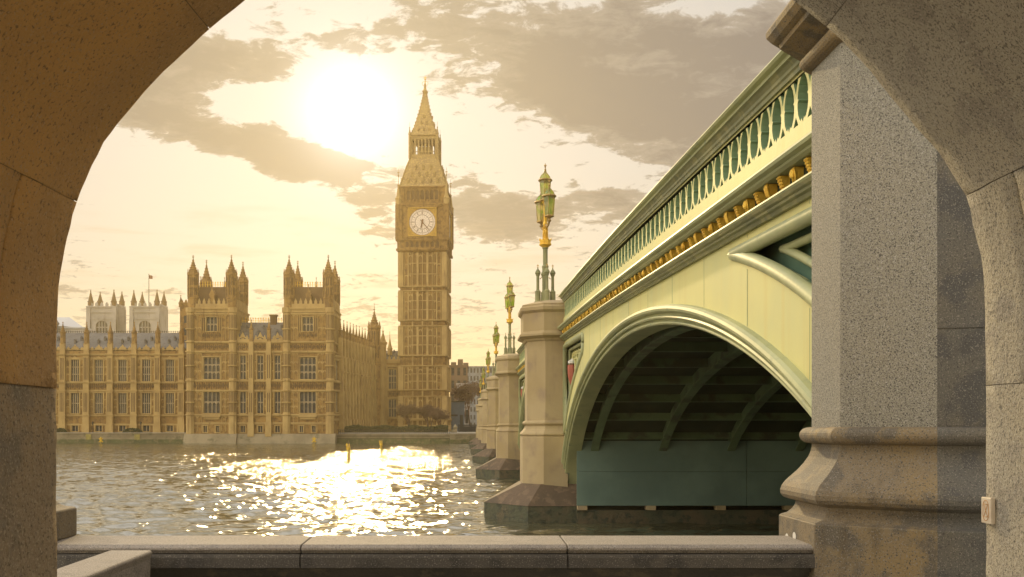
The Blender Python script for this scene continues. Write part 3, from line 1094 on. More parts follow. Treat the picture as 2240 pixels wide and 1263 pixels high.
# plan of a pier turret, relative to its own centre line (x absolute)
def pier_plan(c, s=1.0):
    return [(4.15, c + 1.55), (3.26, c + 1.55), (2.57, c + .86), (2.57, c - .86), (3.26, c - 1.55), (4.15, c - 1.55)][::-1]


def ogee(z):
    """torus, hollow and bulge of a pier base below z = 0 (offset, height)"""
    return [(0, .02)] + [(o, q) for o, q in arcp(.02, -.085, .085, 90, -90, 6)][:] + [(.0, -.18), (.015, -.24), (.06, -.33), (.13, -.42), (.19, -.48), (.215, -.535), (.205, -.58), (.16, -.605), (.155, -.64), (.20, -.66)]


for pi_, c in enumerate(PIERS):
    dz = ztop(c) - ztop(42.3)
    pts = pier_plan(c)
    p = MB()
    poly_stack(p, pts, [(0, .02 + .0), (0, 3.52 + dz)], 4.2)
    sh = p.build('pier_shaft', pier_stone, bridge)
    b = MB()
    poly_stack(b, pts, [(o, q + .26) for o, q in ogee(0)] + [(.20, -2.6)], 4.2)
    b.build('pier_base', pier_stone, bridge)
    cp = MB()
    z0 = 3.52 + dz
    poly_stack(cp, pts, [(0.0, z0), (.06, z0 + .02), (.10, z0 + .10), (.20, z0 + .14), (.31, z0 + .20), (.31, z0 + .28), (.20, z0 + .36), (.17, z0 + .40), (.17, z0 + 1.14), (.22, z0 + 1.18), (.28, z0 + 1.24), (.29, z0 + 1.36), (.20, z0 + 1.44),
                       (.20, z0 + 1.50), (-.5, z0 + 1.70)], 4.9)
    cp.build('pier_cap', pier_stone, bridge)
    # body of the pier under the bridge
    bd = MB()
    bd.box(4.16, 30, c - .88, c + .88, -5, 3.4 + dz)
    bd.build('pier_body', dark_stone, bridge)
    if pi_ < 2:
        for sgn in (-1, 1):
            cl = MB()
            for x0, x1 in ((4.40, 11.05), (11.07, 18.2), (18.22, 29)):
                for z0_, z1_ in ((-3.08, -1.745), (-1.735, -.53)):
                    ya, yb = sorted((c + sgn * 2.70, c + sgn * 2.78))
                    cl.box(x0, x1, ya, yb, z0_, z1_)
            cl.build('cladding_board', cladding, bridge)
            for x in (4.45, 7.15, 9.9, 12.6):
                ya, yb = sorted((c + sgn * 2.3, c + sgn * 2.76))
                lb = MB()
                lb.box(x, x + .36, ya, yb, -3.26, -3.082)
                lb.build('bearing_block', pier_stone, bridge)
    # cutwater: sloping stone skirt and its tidal band
    plan0 = [(4.7, c - 2.3), (2.5, c - 2.3), (.78, c - .15), (.78, c + .15), (2.5, c + 2.3), (4.7, c + 2.3)]
    plan1 = [(4.7, c - 1.62), (3.05, c - 1.75), (2.34, c - .9), (2.34, c + .9), (3.05, c + 1.75), (4.7, c + 1.62)]
    cw = MB()
    zt, zm = -2.30, -3.14
    mids = []
    R0_ = [(x, y, zm) for x, y in plan0]
    R1_ = [(x, y, zt) for x, y in plan1]
    cw.rings([R0_, R1_])
    cw.build('cutwater', cutwater_stone, bridge)
    td = MB()
    td.rings([[(x, y, -6) for x, y in offset_poly(plan0, -.06)[::1]], [(x, y, zm + .01) for x, y in offset_poly(plan0, -.03)]])
    td.box(4.42, 30, c - 2.62, c + 2.62, -6, -3.27)
    td.build('tidal_footing', algae_stone, bridge)

# near abutment wall behind the first springing
m = MB()
m.box(4.2, 30, 6.9, 7.9, -6, 3.0)
m.build('abutment_wall', dark_stone, bridge)


def build_abutment():
    t = thing('stone_turret', 'big granite abutment turret with moulded base at the near end of the bridge', 'turret', (3.3, 6.8, -1.66))
    P = lambda px, d: ((px - CX) / F * d, d)
    pts = [(4.9, 6.06), P(2155, 6.16), P(2050, 6.2), P(1838, 6.54), P(1775.5, 7.08), (2.95, 7.62), (4.2, 7.62)]
    pts[1] = ((2150 - CX) / F * 6.14, 6.14)
    sh = MB()
    poly_stack(sh, pts, [(0, -.0), (0, 2.50)], 5.0, slice(2, None))
    bevel(sh.build('shaft', granite, t), .006, 1)
    # base: torus, hollow, bulge, small hollow, plinth block
    b = MB()
    prof = [(0, .002)] + [(.018 + .06 * math.cos(R(a)), -.055 + .055 * math.sin(R(a))) for a in np.linspace(90, -90, 11)] + [(.0, -.115), (.0, -.135)]
    prof += [(.006, -.165), (.022, -.205), (.05, -.25), (.09, -.30), (.13, -.34), (.165, -.375), (.188, -.41), (.198, -.44), (.195, -.47), (.178, -.492), (.15, -.505), (.11, -.512), (.10, -.52), (.105, -.545), (.125, -.575), (.155, -.60), (.198, -.615)]
    poly_stack(b, pts, prof, 5.0, slice(2, None))
    o = b.build('moulded_base', granite_block, t)
    ss = MB()
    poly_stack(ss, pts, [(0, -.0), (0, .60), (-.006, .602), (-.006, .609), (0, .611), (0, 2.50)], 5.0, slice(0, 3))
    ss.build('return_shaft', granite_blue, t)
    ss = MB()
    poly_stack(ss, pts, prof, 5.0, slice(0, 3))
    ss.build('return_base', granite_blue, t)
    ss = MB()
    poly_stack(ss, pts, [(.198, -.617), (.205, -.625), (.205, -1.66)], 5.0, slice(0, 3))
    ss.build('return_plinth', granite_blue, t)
    pl = MB()
    poly_stack(pl, pts, [(.198, -.617), (.205, -.625), (.205, -1.66)], 5.0, slice(2, None))
    pl_o = bevel(pl.build('plinth', granite_block, t), .005, 1)
    # capital
    cp = MB()
    prof = [(-.01, 2.50), (.015, 2.505)] + [(.02 + .058 * math.cos(R(a)), 2.56 + .052 * math.sin(R(a))) for a in np.linspace(-90, 90, 9)] + [(.03, 2.63), (.10, 2.66), (.20, 2.69), (.205, 2.72), (.225, 2.725), (.25, 2.735), (.285, 2.775), (.29, 2.81), (.275, 2.84), (.22, 2.87), (.22, 2.90), (.12, 3.05), (-.4, 3.2)]
    poly_stack(cp, pts, prof, 5.0)
    cp.build('capital', granite_block, t)
    # two white spots on the plinth, on the side facing the river
    for px, py in ((1722, 1176), (1738, 1173)):
        q = offset_poly(pts, .2055)
        x = q[4][0]
        # point on the side face seen at px
        d = x * F / (px - CX)
        x_side = x + (q[3][0] - x) * (d - q[4][1]) / (q[3][1] - q[4][1])
        z = (HY - py) / F * d
        n = 14
        s = MB()
        s.add([(x_side - .002, d + .034 * math.cos(6.283 * i / n), z + .028 * math.sin(6.283 * i / n)) for i in range(n)], [tuple(range(n))])
        s.build('white_spot', dot_white, t)


build_abutment()

# ================================================================== LAMP STANDARDS
LAMP_LABELS = ['large triple lantern lamp standard on the nearest river pier of the bridge',
               'second nearest lamp standard on the bridge piers beyond the large triple lantern',
               'third lamp standard along the bridge piers, smaller than the second',
               'fourth lamp standard along the bridge, just left of the second pier cap',
               'fifth tiny lamp standard on the far end of the bridge',
               'farthest and smallest lamp standard on the bridge near the west bank']


def build_lamp():
    t = thing('street_lamp', LAMP_LABELS[0], 'street lamp', (0, 0, 0), 'ornate lamp standards on the bridge piers')
    m = MB()
    m.lathe(0, 0, [(.30, 0), (.30, .07), (.20, .10), (.19, .44), (.15, .50), (.135, .55), (.13, 1.15), (.155, 1.18), (.155, 1.26), (.135, 1.30), (.135, 1.50), (.155, 1.54), (.105, 1.62), (.105, 2.28), (.13, 2.30), (.13, 2.34), (.11, 2.36)], 8, R(22.5))
    m.build('column', lamp_iron, t)
    for a in (0, 90, 180, 270):
        x, y = .32 * math.cos(R(a + 8)), .32 * math.sin(R(a + 8))
        c = MB()
        c.lathe(x, y, [(.16, 0), (.16, .06), (.125, .10), (.12, .46), (.135, .48), (.075, .54), (.065, .60), (.065, 1.14), (.085, 1.16), (.10, 1.22), (.125, 1.25), (.125, 1.28), (.09, 1.36), (.03, 1.44), (.025, 1.47)], 8, R(22.5))
        c.build('colonnette', lamp_iron, t)
        f = MB()
        f.lathe(x, y, [(.012, 1.47), (.035, 1.50), (.012, 1.53), (.012, 1.64)], 6)
        f.box(x - .045, x + .045, y - .012, y + .012, 1.565, 1.595)
        f.tube([(x * .72, y * .72, 1.02), (x * .45, y * .45, 1.10)], .018, 5)
        f.build('finial', lamp_bronze, t)
    m = MB()
    m.lathe(0, 0, [(.12, 2.34), (.19, 2.40), (.27, 2.45), (.27, 2.50), (.24, 2.52), (.25, 2.62), (.25, 2.66), (.13, 2.68)], 8, R(22.5))
    for i in range(8):
        a = R(45 * i + 22.5)
        m.lathe(.25 * math.cos(a), .25 * math.sin(a), [(.02, 2.64), (.035, 2.67), (.02, 2.71), (.005, 2.74)], 5)
    m.build('gilded_gallery', gold, t)
    m = MB()
    m.lathe(0, 0, [(.115, 2.66), (.10, 2.75), (.085, 3.25), (.11, 3.34), (.075, 3.42), (.065, 4.12), (.10, 4.18), (.15, 4.24), (.06, 4.34)], 8, R(22.5))
    for i in range(8):
        a = R(45 * i)
        m.tube([(.10 * math.cos(a), .10 * math.sin(a), 2.68), (.095 * math.cos(a), .095 * math.sin(a), 3.2)], .02, 4)
    for z in np.arange(2.75, 3.2, .075):
        m.lathe(0, 0, [(.10, z), (.118, z + .018), (.10, z + .036)], 8, R(22.5))
    m.build('gilded_stem', gold, t)
    AX = Vector((.20, -1.0)).normalized()

    def lantern(x, y, zb, s=1.0):
        g = MB()
        rb, rt, h = .185 * s, .245 * s, .80 * s
        n = 6
        ro = R(15)
        for i in range(n):
            a, b = ro + 2 * math.pi * i / n, ro + 2 * math.pi * (i + 1) / n
            g.add([(x + rb * math.cos(a), y + rb * math.sin(a), zb), (x + rb * math.cos(b), y + rb * math.sin(b), zb),
                   (x + rt * math.cos(b), y + rt * math.sin(b), zb + h), (x + rt * math.cos(a), y + rt * math.sin(a), zb + h)], [(0, 1, 2, 3)])
        f = MB()
        for i in range(n):
            a = ro + 2 * math.pi * i / n
            f.tube([(x + rb * math.cos(a), y + rb * math.sin(a), zb - .01), (x + rt * math.cos(a), y + rt * math.sin(a), zb + h)], .014, 4)
            # ribs of the dome
            f.tube([(x + r * math.cos(a), y + r * math.sin(a), zb + h + q) for r, q in ((rt, .04), (rt * .96, .10), (rt * .80, .19), (rt * .50, .27), (rt * .22, .34), (.03, .46))], .012, 4)
        f.lathe(x, y, [(.05, zb - .11), (rb * .7, zb - .06), (rb + .035, zb - .03), (rb + .03, zb + .02), (rb - .01, zb + .025)], 6, ro)
        f.lathe(x, y, [(rt - .01, zb + h - .03), (rt + .045, zb + h - .02), (rt + .06, zb + h + .02), (rt + .03, zb + h + .06), (rt - .02, zb + h + .07)], 12)
        L = f.build('lantern', lamp_bronze, t)
        g.build('lantern_glass', lamp_glass, L)
        d = MB()
        d.lathe(x, y, [(r, zb + h + q) for r, q in ((rt - .02, .06), (rt * .93, .10), (rt * .77, .19), (rt * .47, .27), (rt * .19, .34), (.026, .44))], 12)
        d.build('lantern_dome', lamp_glass, L)
        e = MB()
        zf = zb + h + .43
        e.lathe(x, y, [(.03, zf), (.05, zf + .03), (.022, zf + .07), (.02, zf + .12), (.045, zf + .16), (.02, zf + .20), (.012, zf + .30)], 8)
        e.box(x - .06, x + .06, y - .014, y + .014, zf + .20, zf + .235)
        e.build('lantern_finial', lamp_bronze, L)
        b = MB()
        b.lathe(x, y, [(.02, zb), (.055, zb + .12), (.07, zb + .28), (.05, zb + .42), (.02, zb + .5)], 8, smooth=True)
        b.build('burner', white_paint, L)
    lantern(0, 0, 4.36, 1.0)
    for s in (-1, 1):
        x, y = AX.x * .60 * s, AX.y * .60 * s
        am = MB()
        pr = [(.08, 3.30), (.30, 3.16), (.50, 3.22), (.60, 3.36), (.60, 3.46)]
        am.tube([(AX.x * a * s, AX.y * a * s, z) for a, z in pr], [.05, .045, .04, .04, .05], 6)
        am.tube([(AX.x * a * s, AX.y * a * s, z) for a, z in ((.07, 3.85), (.25, 3.78), (.36, 3.55), (.30, 3.38))], .025, 5)
        am.lathe(x, y, [(.04, 3.30), (.09, 3.36), (.06, 3.42)], 8)
        am.build('bracket_arm', lamp_bronze, t)
        lantern(x, y, 3.56, 1.0)
    return t


lamp = build_lamp()
for i, c in enumerate(PIERS):
    o = lamp if i == 0 else copy_tree(lamp)
    o.location = (3.38, c, 3.52 + ztop(c) - ztop(42.3) + 1.69)
    o['label'] = LAMP_LABELS[i]

# ================================================================== THE PALACE
def XP(px, d):
    return (px - CX) / F * d


def ZP(py, d):
    return (HY - py) / F * d


palace = thing('gothic_palace', 'long honey stone gothic palace with twin pinnacled towers along the far bank', 'palace', (-60, 240, -1.3))


def wall_face(mb, fr, u0, u1, z0, z1, wins, w=0.0, reveal=.55):
    us = sorted({u0, u1, *[q for a in wins for q in a[:2]]})
    zs = sorted({z0, z1, *[q for a in wins for q in a[2:4]]})
    us = [q for q in us if u0 <= q <= u1]
    zs = [q for q in zs if z0 <= q <= z1]
    for za, zb_ in zip(zs, zs[1:]):
        run = None
        for ua, ub in zip(us, us[1:]):
            cu, cz = (ua + ub) / 2, (za + zb_) / 2
            hole = any(a[0] < cu < a[1] and a[2] < cz < a[3] for a in wins)
            if not hole:
                mb.quad(fr.p(ua, za, w), fr.p(ub, za, w), fr.p(ub, zb_, w), fr.p(ua, zb_, w))
    for a in wins:
        ua, ub, za, zb_ = a[:4]
        for (p, q) in (((ua, za), (ub, za)), ((ub, za), (ub, zb_)), ((ub, zb_), (ua, zb_)), ((ua, zb_), (ua, za))):
            mb.quad(fr.p(*p, w), fr.p(*q, w), fr.p(*q, w - reveal), fr.p(*p, w - reveal))


def window(parent, fr, u0, u1, z0, z1, lights=4, trans=1, w=0.0, reveal=.5, heads=True):
    p = MB()
    p.quad(fr.p(u0, z0, w - reveal), fr.p(u1, z0, w - reveal), fr.p(u1, z1, w - reveal), fr.p(u0, z1, w - reveal))
    o = p.build('window', pane_dark, parent)
    t = MB()
    lw = (u1 - u0) / lights
    b0, b1 = w - reveal + .01, w - reveal + .22
    for i in range(lights + 1):
        u = u0 + i * lw
        hw = .10
        t.fbox(fr, max(u0, u - hw), min(u1, u + hw), z0, z1, b0, b1)
    for k in range(1, trans + 1):
        z = z0 + (z1 - z0) * k / (trans + 1)
        t.fbox(fr, u0, u1, z - .10, z + .10, b0, b1 + .01)
        if heads:
            for i in range(lights):
                c = u0 + (i + .5) * lw
                for s in (-1, 1):
                    t.fpoly(fr, [(c + s * lw * .5, z - .1), (c + s * lw * .5, z - .1 - lw * .5), (c + s * .04, z - .1)][::-s or 1], b0, b1 - .03)
    if heads:
        for i in range(lights):
            c = u0 + (i + .5) * lw
            for s in (-1, 1):
                t.fpoly(fr, [(c + s * lw * .5, z1), (c + s * lw * .5, z1 - lw * .7), (c + s * .03, z1)][::-s or 1], b0, b1 - .03)
    t.build('tracery', mullion, o)
    # hood and sill on the wall surface belong to the window
    h = MB()
    h.fbox(fr, u0 - .28, u1 + .28, z1, z1 + .22, w - .05, w + .18)
    h.fbox(fr, u0 - .2, u1 + .2, z0 - .2, z0, w - .05, w + .2)
    h.fbox(fr, u0 - .24, u0 - .002, z0, z1, w - .05, w + .13)
    h.fbox(fr, u1 + .002, u1 + .24, z0, z1, w - .05, w + .13)
    h.build('window_frame', stone_trim, o)
    return o


def pinnacle(parent, x, y, z0, z1, r, name='pinnacle', n=8, shaft=.45, material=None):
    """panelled shaft, crocketed spire and finial"""
    m = MB()
    zs = z0 + (z1 - z0) * shaft
    h = z1 - zs
    pr = [(r, z0), (r, zs - .12 * r), (r * 1.28, zs), (r * 1.28, zs + .14 * r), (r * .92, zs + .25 * r)]
    k = 5
    for i in range(k):
        t0 = i / k
        a = r * .86 * (1 - t0) ** 1.25 + .05
        z = zs + .25 * r + (h * .80) * t0
        pr += [(a, z), (a * 1.0 + .10 * r, z + h * .03), (a * .80, z + h * .06)]
    pr += [(.05, zs + h * .84), (.16 * r + .08, zs + h * .88), (.05, zs + h * .91), (.035, z1)]
    m.lathe(x, y, pr, n, R(22.5) if n == 8 else R(45))
    zc = zs + h * .94
    m.box(x - .14 * r - .1, x + .14 * r + .1, y - .04, y + .04, zc - .05, zc + .05)
    for i in range(n):                                        # gablets round the foot of the spire
        a = (R(22.5) if n == 8 else R(45)) + 2 * math.pi * (i + .5) / n
        q = r * 1.0
        m.pyramid(x + q * math.cos(a) - .13 * r, x + q * math.cos(a) + .13 * r, y + q * math.sin(a) - .13 * r, y + q * math.sin(a) + .13 * r, zs, zs + .9 * r)
    return m.build(name, material or stone, parent)


def turret_slits(mb, x, y, r, z0, z1, n=8):
    for i in range(n):
        a = 2 * math.pi * (i + .5) / n + R(22.5)
        q = r * math.cos(math.pi / n) + .004
        fr = Fr(x + q * math.cos(a), y + q * math.sin(a), -math.sin(a), math.cos(a))
        for u in (-.18 * r, .18 * r):
            mb.fbox(fr, u - .10 * r, u + .10 * r, z0, z1, -.02, .02)


def battlement(mb, fr, u0, u1, z, w, pitch=1.2, h=.9, ornate=True):
    n = max(1, int((u1 - u0) / pitch))
    p = (u1 - u0) / n
    mb.fbox(fr, u0, u1, z, z + h * .55, w - .3, w)
    for i in range(n):
        c = u0 + (i + .5) * p
        mb.fbox(fr, c - p * .28, c + p * .28, z + h * .55, z + h, w - .28, w - .02)
        if ornate:
            mb.fpoly(fr, [(c - p * .2, z + h), (c + p * .2, z + h), (c, z + h * 1.45)], w - .25, w - .05)
            mb.fpoly(fr, [(c - .2, z + h * .28), (c, z + h * .08), (c + .2, z + h * .28), (c, z + h * .48)], w - .02, w + .07)


def carved_band(mb, fr, u0, u1, z0, z1, w, pitch=1.0):
    n = max(1, int((u1 - u0) / pitch))
    p = (u1 - u0) / n
    hz = (z1 - z0)
    cz = (z0 + z1) / 2
    for i in range(n):
        c = u0 + (i + .5) * p
        mb.fpoly(fr, [(c - p * .36, cz), (c, cz - hz * .36), (c + p * .36, cz), (c, cz + hz * .36)], w - .05, w + .10)
        mb.fpoly(fr, [(c - p * .16, cz), (c, cz - hz * .17), (c + p * .16, cz), (c, cz + hz * .17)], w + .10, w + .17)
        mb.fbox(fr, c - p * .5 - .07, c - p * .5 + .07, z0, z1, w - .05, w + .12)


def panels(mb, fr, u0, u1, z0, z1, w, pitch=.75, rows=2, t=.10):
    """blind tracery: thin ribs with little pointed heads"""
    n = max(1, int((u1 - u0) / pitch))
    p = (u1 - u0) / n
    for i in range(n + 1):
        u = u0 + i * p
        mb.fbox(fr, u - t / 2, u + t / 2, z0, z1, w - .05, w + .17)
    for k in range(1, rows + 1):
        z = z0 + (z1 - z0) * k / rows
        mb.fbox(fr, u0, u1, z - .16, z, w - .05, w + .09)
        for i in range(n):
            c = u0 + (i + .5) * p
            mb.fpoly(fr, [(c - p * .5, z - .16), (c - p * .5, z - .16 - p * .5), (c - .03, z - .16)], w - .05, w + .07)
            mb.fpoly(fr, [(c + .03, z - .16), (c + p * .5, z - .16 - p * .5), (c + p * .5, z - .16)], w - .05, w + .07)


def string(mb, fr, u0, u1, z, w, h=.35, out=.28):
    mb.fbox(fr, u0, u1, z - h * .5, z + h * .2, w - .05, w + out)
    mb.fbox(fr, u0, u1, z - h, z - h * .5, w - .05, w + out * .5)


# ---- long river range at left -------------------------------------------------
def river_range():
    d = 246.0
    fr = Fr(0, d)
    X = lambda px: XP(px, d)
    Z = lambda py: ZP(py, d)
    wall, trim, dark = MB(), MB(), MB()
    bays = [138 - 52 * 3, 138 - 52 * 2, 138 - 52, 138, 190, 242, 294, 345.5, 397.5]
    zt = Z(766)
    u0, u1 = X(bays[0] - 6), X(413)
    wins = []
    for a, b in zip(bays, bays[1:]):
        c = (a + b) / 2
        wins.append((X(c - 9), X(c + 9), Z(834.5), Z(787), 4, 2))
        wins.append((X(c - 9), X(c + 9), Z(904.6), Z(860), 4, 1))
        wins.append((X(c - 7), X(c + 7), Z(944), Z(929), 2, 0))
    wall_face(wall, fr, u0, u1, -1.3, zt, wins)
    wall.fbox(fr, u0, u1, -1.3, zt, -20, -.62)
    wo = wall.build('river_range_wall', stone, palace)
    for a in wins:
        window(palace, fr, *a[:4], a[4], a[5], heads=a[5] > 0)
    for zp, o in ((775, .34), (836, .3), (854, .3), (908, .38), (928, .2), (783, .18)):
        string(trim, fr, u0, u1, Z(zp), 0, .36, o)
    for i, (a, b) in enumerate(zip(bays, bays[1:])):
        c = (a + b) / 2
        carved_band(dark, fr, X(c - 19), X(c + 19), Z(852.5), Z(837.5), 0, 1.05)
        for s0, s1 in ((a + 7, c - 12), (c + 12, b - 7)):
            panels(trim, fr, X(s0), X(s1), Z(834), Z(786), 0, .75, 3)
            panels(trim, fr, X(s0), X(s1), Z(905), Z(857), 0, .75, 3)
        # little canopy over the upper window
        trim.fpoly(fr, [(X(c - 9), Z(786)), (X(c + 9), Z(786)), (X(c), Z(779))], -.05, .16)
        battlement(trim, fr, X(a + 6), X(b - 6), Z(768), 0, 1.0, .75)
        trim.fpoly(fr, [(X(c - 7), Z(764)), (X(c + 7), Z(764)), (X(c), Z(754))], -.25, .05)
    for px in bays:
        u = X(px)
        for z0, z1, hw, w in ((-1.3, Z(928), .92, 1.15), (Z(928), Z(854), .78, .95), (Z(854), Z(776), .70, .80), (Z(776), Z(752), .62, .62)):
            trim.fbox(fr, u - hw, u + hw, z0, z1, -.1, w)
        for z0, z1 in ((Z(904), Z(858)), (Z(834), Z(782))):
            for s in (-.34, 0, .34):
                dark.fbox(fr, u + s - .09, u + s + .09, z0 + .3, z1 - .2, .93 if z1 < 12 else .79, .975 if z1 < 12 else .83)
        for zp in (836, 854, 908, 775):
            string(trim, fr, u - 1.0, u + 1.0, Z(zp), .80, .36, .34)
        pinnacle(palace, u, d - .1, Z(754), Z(704), .62, n=8, shaft=.50)
    trim.build('river_range_buttresses', stone_trim, palace)
    dark.build('carved_frieze', stone_dark, palace)
    rf = MB()
    zr, ze = Z(727.6) + .6, Z(762)
    rf.add([fr.p(u, z, w) for u in (u0, u1) for z, w in ((ze, -1.0), (zr, -7.5), (ze, -14))], [(0, 1, 4, 3), (1, 2, 5, 4), (0, 2, 1), (3, 4, 5)])
    roof = rf.build('slate_roof', slate, palace)
    for a, b in zip(bays, bays[1:]):
        for f, zp in ((.30, 748), (.70, 748), (.5, 741)):
            u = X(a + (b - a) * f)
            z = Z(zp)
            w = -1.0 - 6.5 * (z - ze) / (zr - ze)
            dm = MB()
            dm.fbox(fr, u - .22, u + .22, z - .2, z + .5, w - .4, w + .35)
            dm.fpoly(fr, [(u - .32, z + .5), (u + .32, z + .5), (u, z + 1.05)], w - .5, w + .4)
            dm.build('roof_dormer', slate, roof)
    cr = MB()
    for u in np.arange(u0, u1, .55):
        cr.fbox(fr, u - .05, u + .05, zr - .05, zr + .55, -7.55, -7.45)
    cr.fbox(fr, u0, u1, zr + .25, zr + .33, -7.53, -7.47)
    cr.build('roof_cresting', black_iron, roof)


river_range()


# ---- north pavilion: two towers and the middle ---------------------------------
def pavilion():
    d = 236.0
    fr = Fr(0, d)
    X = lambda px: XP(px, d)
    Z = lambda py: ZP(py, d)
    k = 1.05                    # towers stand slightly proud of the middle
    base = MB()
    L0, L1, R0_, R1_ = X(411.5), X(516), X(621.7), X(728)
    depth = 13.4
    wallM, trim, dark = MB(), MB(), MB()
    # middle
    mids = [(531.3), (569.3), (607)]
    wins = []
    for c in mids:
        wins += [(X(c - 6.5), X(c + 6.5), Z(830), Z(778), 2, 2), (X(c - 6.5), X(c + 6.5), Z(904), Z(856), 2, 1), (X(c - 5), X(c + 5), Z(946), Z(932), 2, 0)]
    wall_face(wallM, fr, L1, R0_, -2.2, Z(748), wins)
    wallM.fbox(fr, L1, R0_, -2.2, Z(748), -14, -.62)
    wallM.build('pavilion_centre_wall', stone, palace)
    for a in wins:
        window(palace, fr, *a[:4], a[4], a[5], heads=a[5] > 0)
    # towers
    for side, (a0, a1, pxs) in enumerate(((L0, L1, (446.5, 482)), (R0_, R1_, (656.6, 691.6)))):
        tw = MB()
        c = (a0 + a1) / 2
        cpx = (pxs[0] + pxs[1]) / 2
        ws = [(X(pxs[0]), X(pxs[1]), Z(830), Z(782), 4, 2), (X(pxs[0]), X(pxs[1]), Z(904), Z(855), 4, 1),
              (X(cpx - 11.5), X(cpx + 11.5), Z(725), Z(694), 3, 1),
              (X(cpx - 18), X(cpx - 10), Z(946), Z(932), 2, 0), (X(cpx + 9), X(cpx + 17), Z(946), Z(932), 2, 0)]
        wall_face(tw, fr, a0, a1, -2.2, Z(686), ws, .45)
        # body behind the face, with the flank towards the bridge
        tw.fbox(fr, a0, a1, -2.2, Z(686), -depth, -.17)
        t = tw.build('tower', stone, palace)
        for a in ws:
            window(palace, fr, *a[:4], a[4], a[5], w=.45, heads=a[5] > 0)
        tt, td = MB(), MB()
        for zp, o in ((675, .45), (686, .3), (748, .40), (769, .40), (832, .34), (854, .34), (907, .42), (925, .22)):
            string(tt, fr, a0 - .1, a1 + .1, Z(zp), .45, .42, o)
            sd = Fr(a1, d, 0, 1)
            string(tt, sd, -.7, depth, Z(zp), 0, .42, o)
        tt.fbox(fr, a0 - .15, a1 + .15, Z(684), Z(673), -depth - .2, .60)
        # oriel corbel below and niches beside windows
        for zp0, zp1, g in ((855, 832, 1.0), (767, 750, .9)):
            carved_band(td, fr, a0 + 1.2, a1 - 1.2, Z(zp0) + .2, Z(zp1) - .3, .45, g)
        for q in (-19.5, -15.5, 15.5, 19.5):
            td.fbox(fr, X(cpx + q) - .16, X(cpx + q) + .16, Z(724), Z(696), .40, .52)
            tt.fbox(fr, X(cpx + q) + .16, X(cpx + q) + .30, Z(728), Z(690), .40, .66)
        carved_band(td, fr, X(cpx - 22), X(cpx + 22), Z(741), Z(727), .45, .9)
        tt.fbox(fr, X(cpx - 20), X(cpx + 20), Z(913), Z(907), .40, 1.0)
        tt.fbox(fr, X(cpx - 17), X(cpx + 17), Z(918), Z(913), .40, .75)
        # panels
        for s0, s1 in ((a0 + 1.3, X(pxs[0]) - .45), (X(pxs[1]) + .45, a1 - 1.3)):
            panels(tt, fr, s0, s1, Z(830), Z(772), .45, .75, 3)
            panels(tt, fr, s0, s1, Z(904), Z(856), .45, .75, 3)
            panels(tt, fr, s0, s1, Z(944), Z(910), .45, .9, 1)
            panels(tt, fr, s0, s1, Z(744), Z(688), .45, .9, 2)
        # corner piers (octagonal turrets running the full height)
        for (ux, vy) in ((a0 + .65, d - .35), (a1 - .65, d - .35)):
            tt.lathe(ux, vy, [(1.0, -2.2), (1.0, Z(907)), (.92, Z(907)), (.92, Z(686)), (1.12, Z(684)), (1.12, Z(674))], 8, R(22.5))
            for zp in (748, 769, 832, 854, 907, 720, 800, 880):
                tt.lathe(ux, vy, [(.9, Z(zp) - .3), (1.2, Z(zp) - .2), (1.2, Z(zp) + .05), (.9, Z(zp) + .1)], 8, R(22.5))
            turret_slits(td, ux, vy, .92, Z(745), Z(690))
            turret_slits(td, ux, vy, .92, Z(828), Z(775))
            turret_slits(td, ux, vy, .92, Z(902), Z(858))
        # flank panels
        sd = Fr(a1, d, 0, 1)
        panels(tt, sd, 1.2, depth - 1, Z(744), Z(690), 0, 1.0, 2)
        panels(tt, sd, 1.2, depth - 1, Z(830), Z(772), 0, 1.0, 3)
        panels(tt, sd, 1.2, depth - 1, Z(904), Z(856), 0, 1.0, 3)
        battlement(tt, fr, a0 + 1.0, a1 - 1.0, Z(673), .55, 1.15, 1.5)
        battlement(tt, sd, .5, depth - .8, Z(673), .1, 1.2, 1.5)
        tt.build('tower_dressings', stone_trim, t)
        td.build('tower_carving', stone_dark, t)
        # mansard roof between the turrets
        rm = MB()
        rm.rings([[(a0 + 1.2, d + 1.0, Z(672)), (a1 - 1.2, d + 1.0, Z(672)), (a1 - 1.2, d + depth - 1, Z(672)), (a0 + 1.2, d + depth - 1, Z(672))],
                  [(a0 + 2.0, d + 3.2, Z(626) + .2), (a1 - 2.0, d + 3.2, Z(626) + .2), (a1 - 2.0, d + depth - 3.2, Z(626) + .2), (a0 + 2.0, d + depth - 3.2, Z(626) + .2)]])
        rm.build('tower_roof', stone_dark, t)
        cr = MB()
        zz = Z(626) + .2
        for u in np.arange(a0 + 2.0, a1 - 1.9, .6):
            cr.fbox(fr, u - .06, u + .06, zz, zz + 1.1, -3.25, -3.15)
            cr.fpoly(fr, [(u - .16, zz + 1.0), (u, zz + .8), (u + .16, zz + 1.0), (u, zz + 1.35)], -3.25, -3.15)
        cr.fbox(fr, a0 + 2, a1 - 2, zz + .45, zz + .55, -3.23, -3.17)
        cr.build('tower_cresting', gold, t)
        dn = MB()
        dn.fbox(fr, c - .55, c + .55, Z(672), Z(646), -2.6, .1)
        dn.fpoly(fr, [(c - .75, Z(646)), (c + .75, Z(646)), (c, Z(632))], -2.6, .15)
        dn.fbox(fr, c - .08, c + .08, Z(634), Z(622), -.1, .06)
        dn.build('tower_dormer', stone, t)
        # four corner turrets with spires
        tips = ((a0 + 1.1, d + .3, 557.5), (a1 - 1.1, d + .3, 557), (a0 + 1.1, d + depth - .9, 556), (a1 - 1.1, d + depth - .9, 558.5))
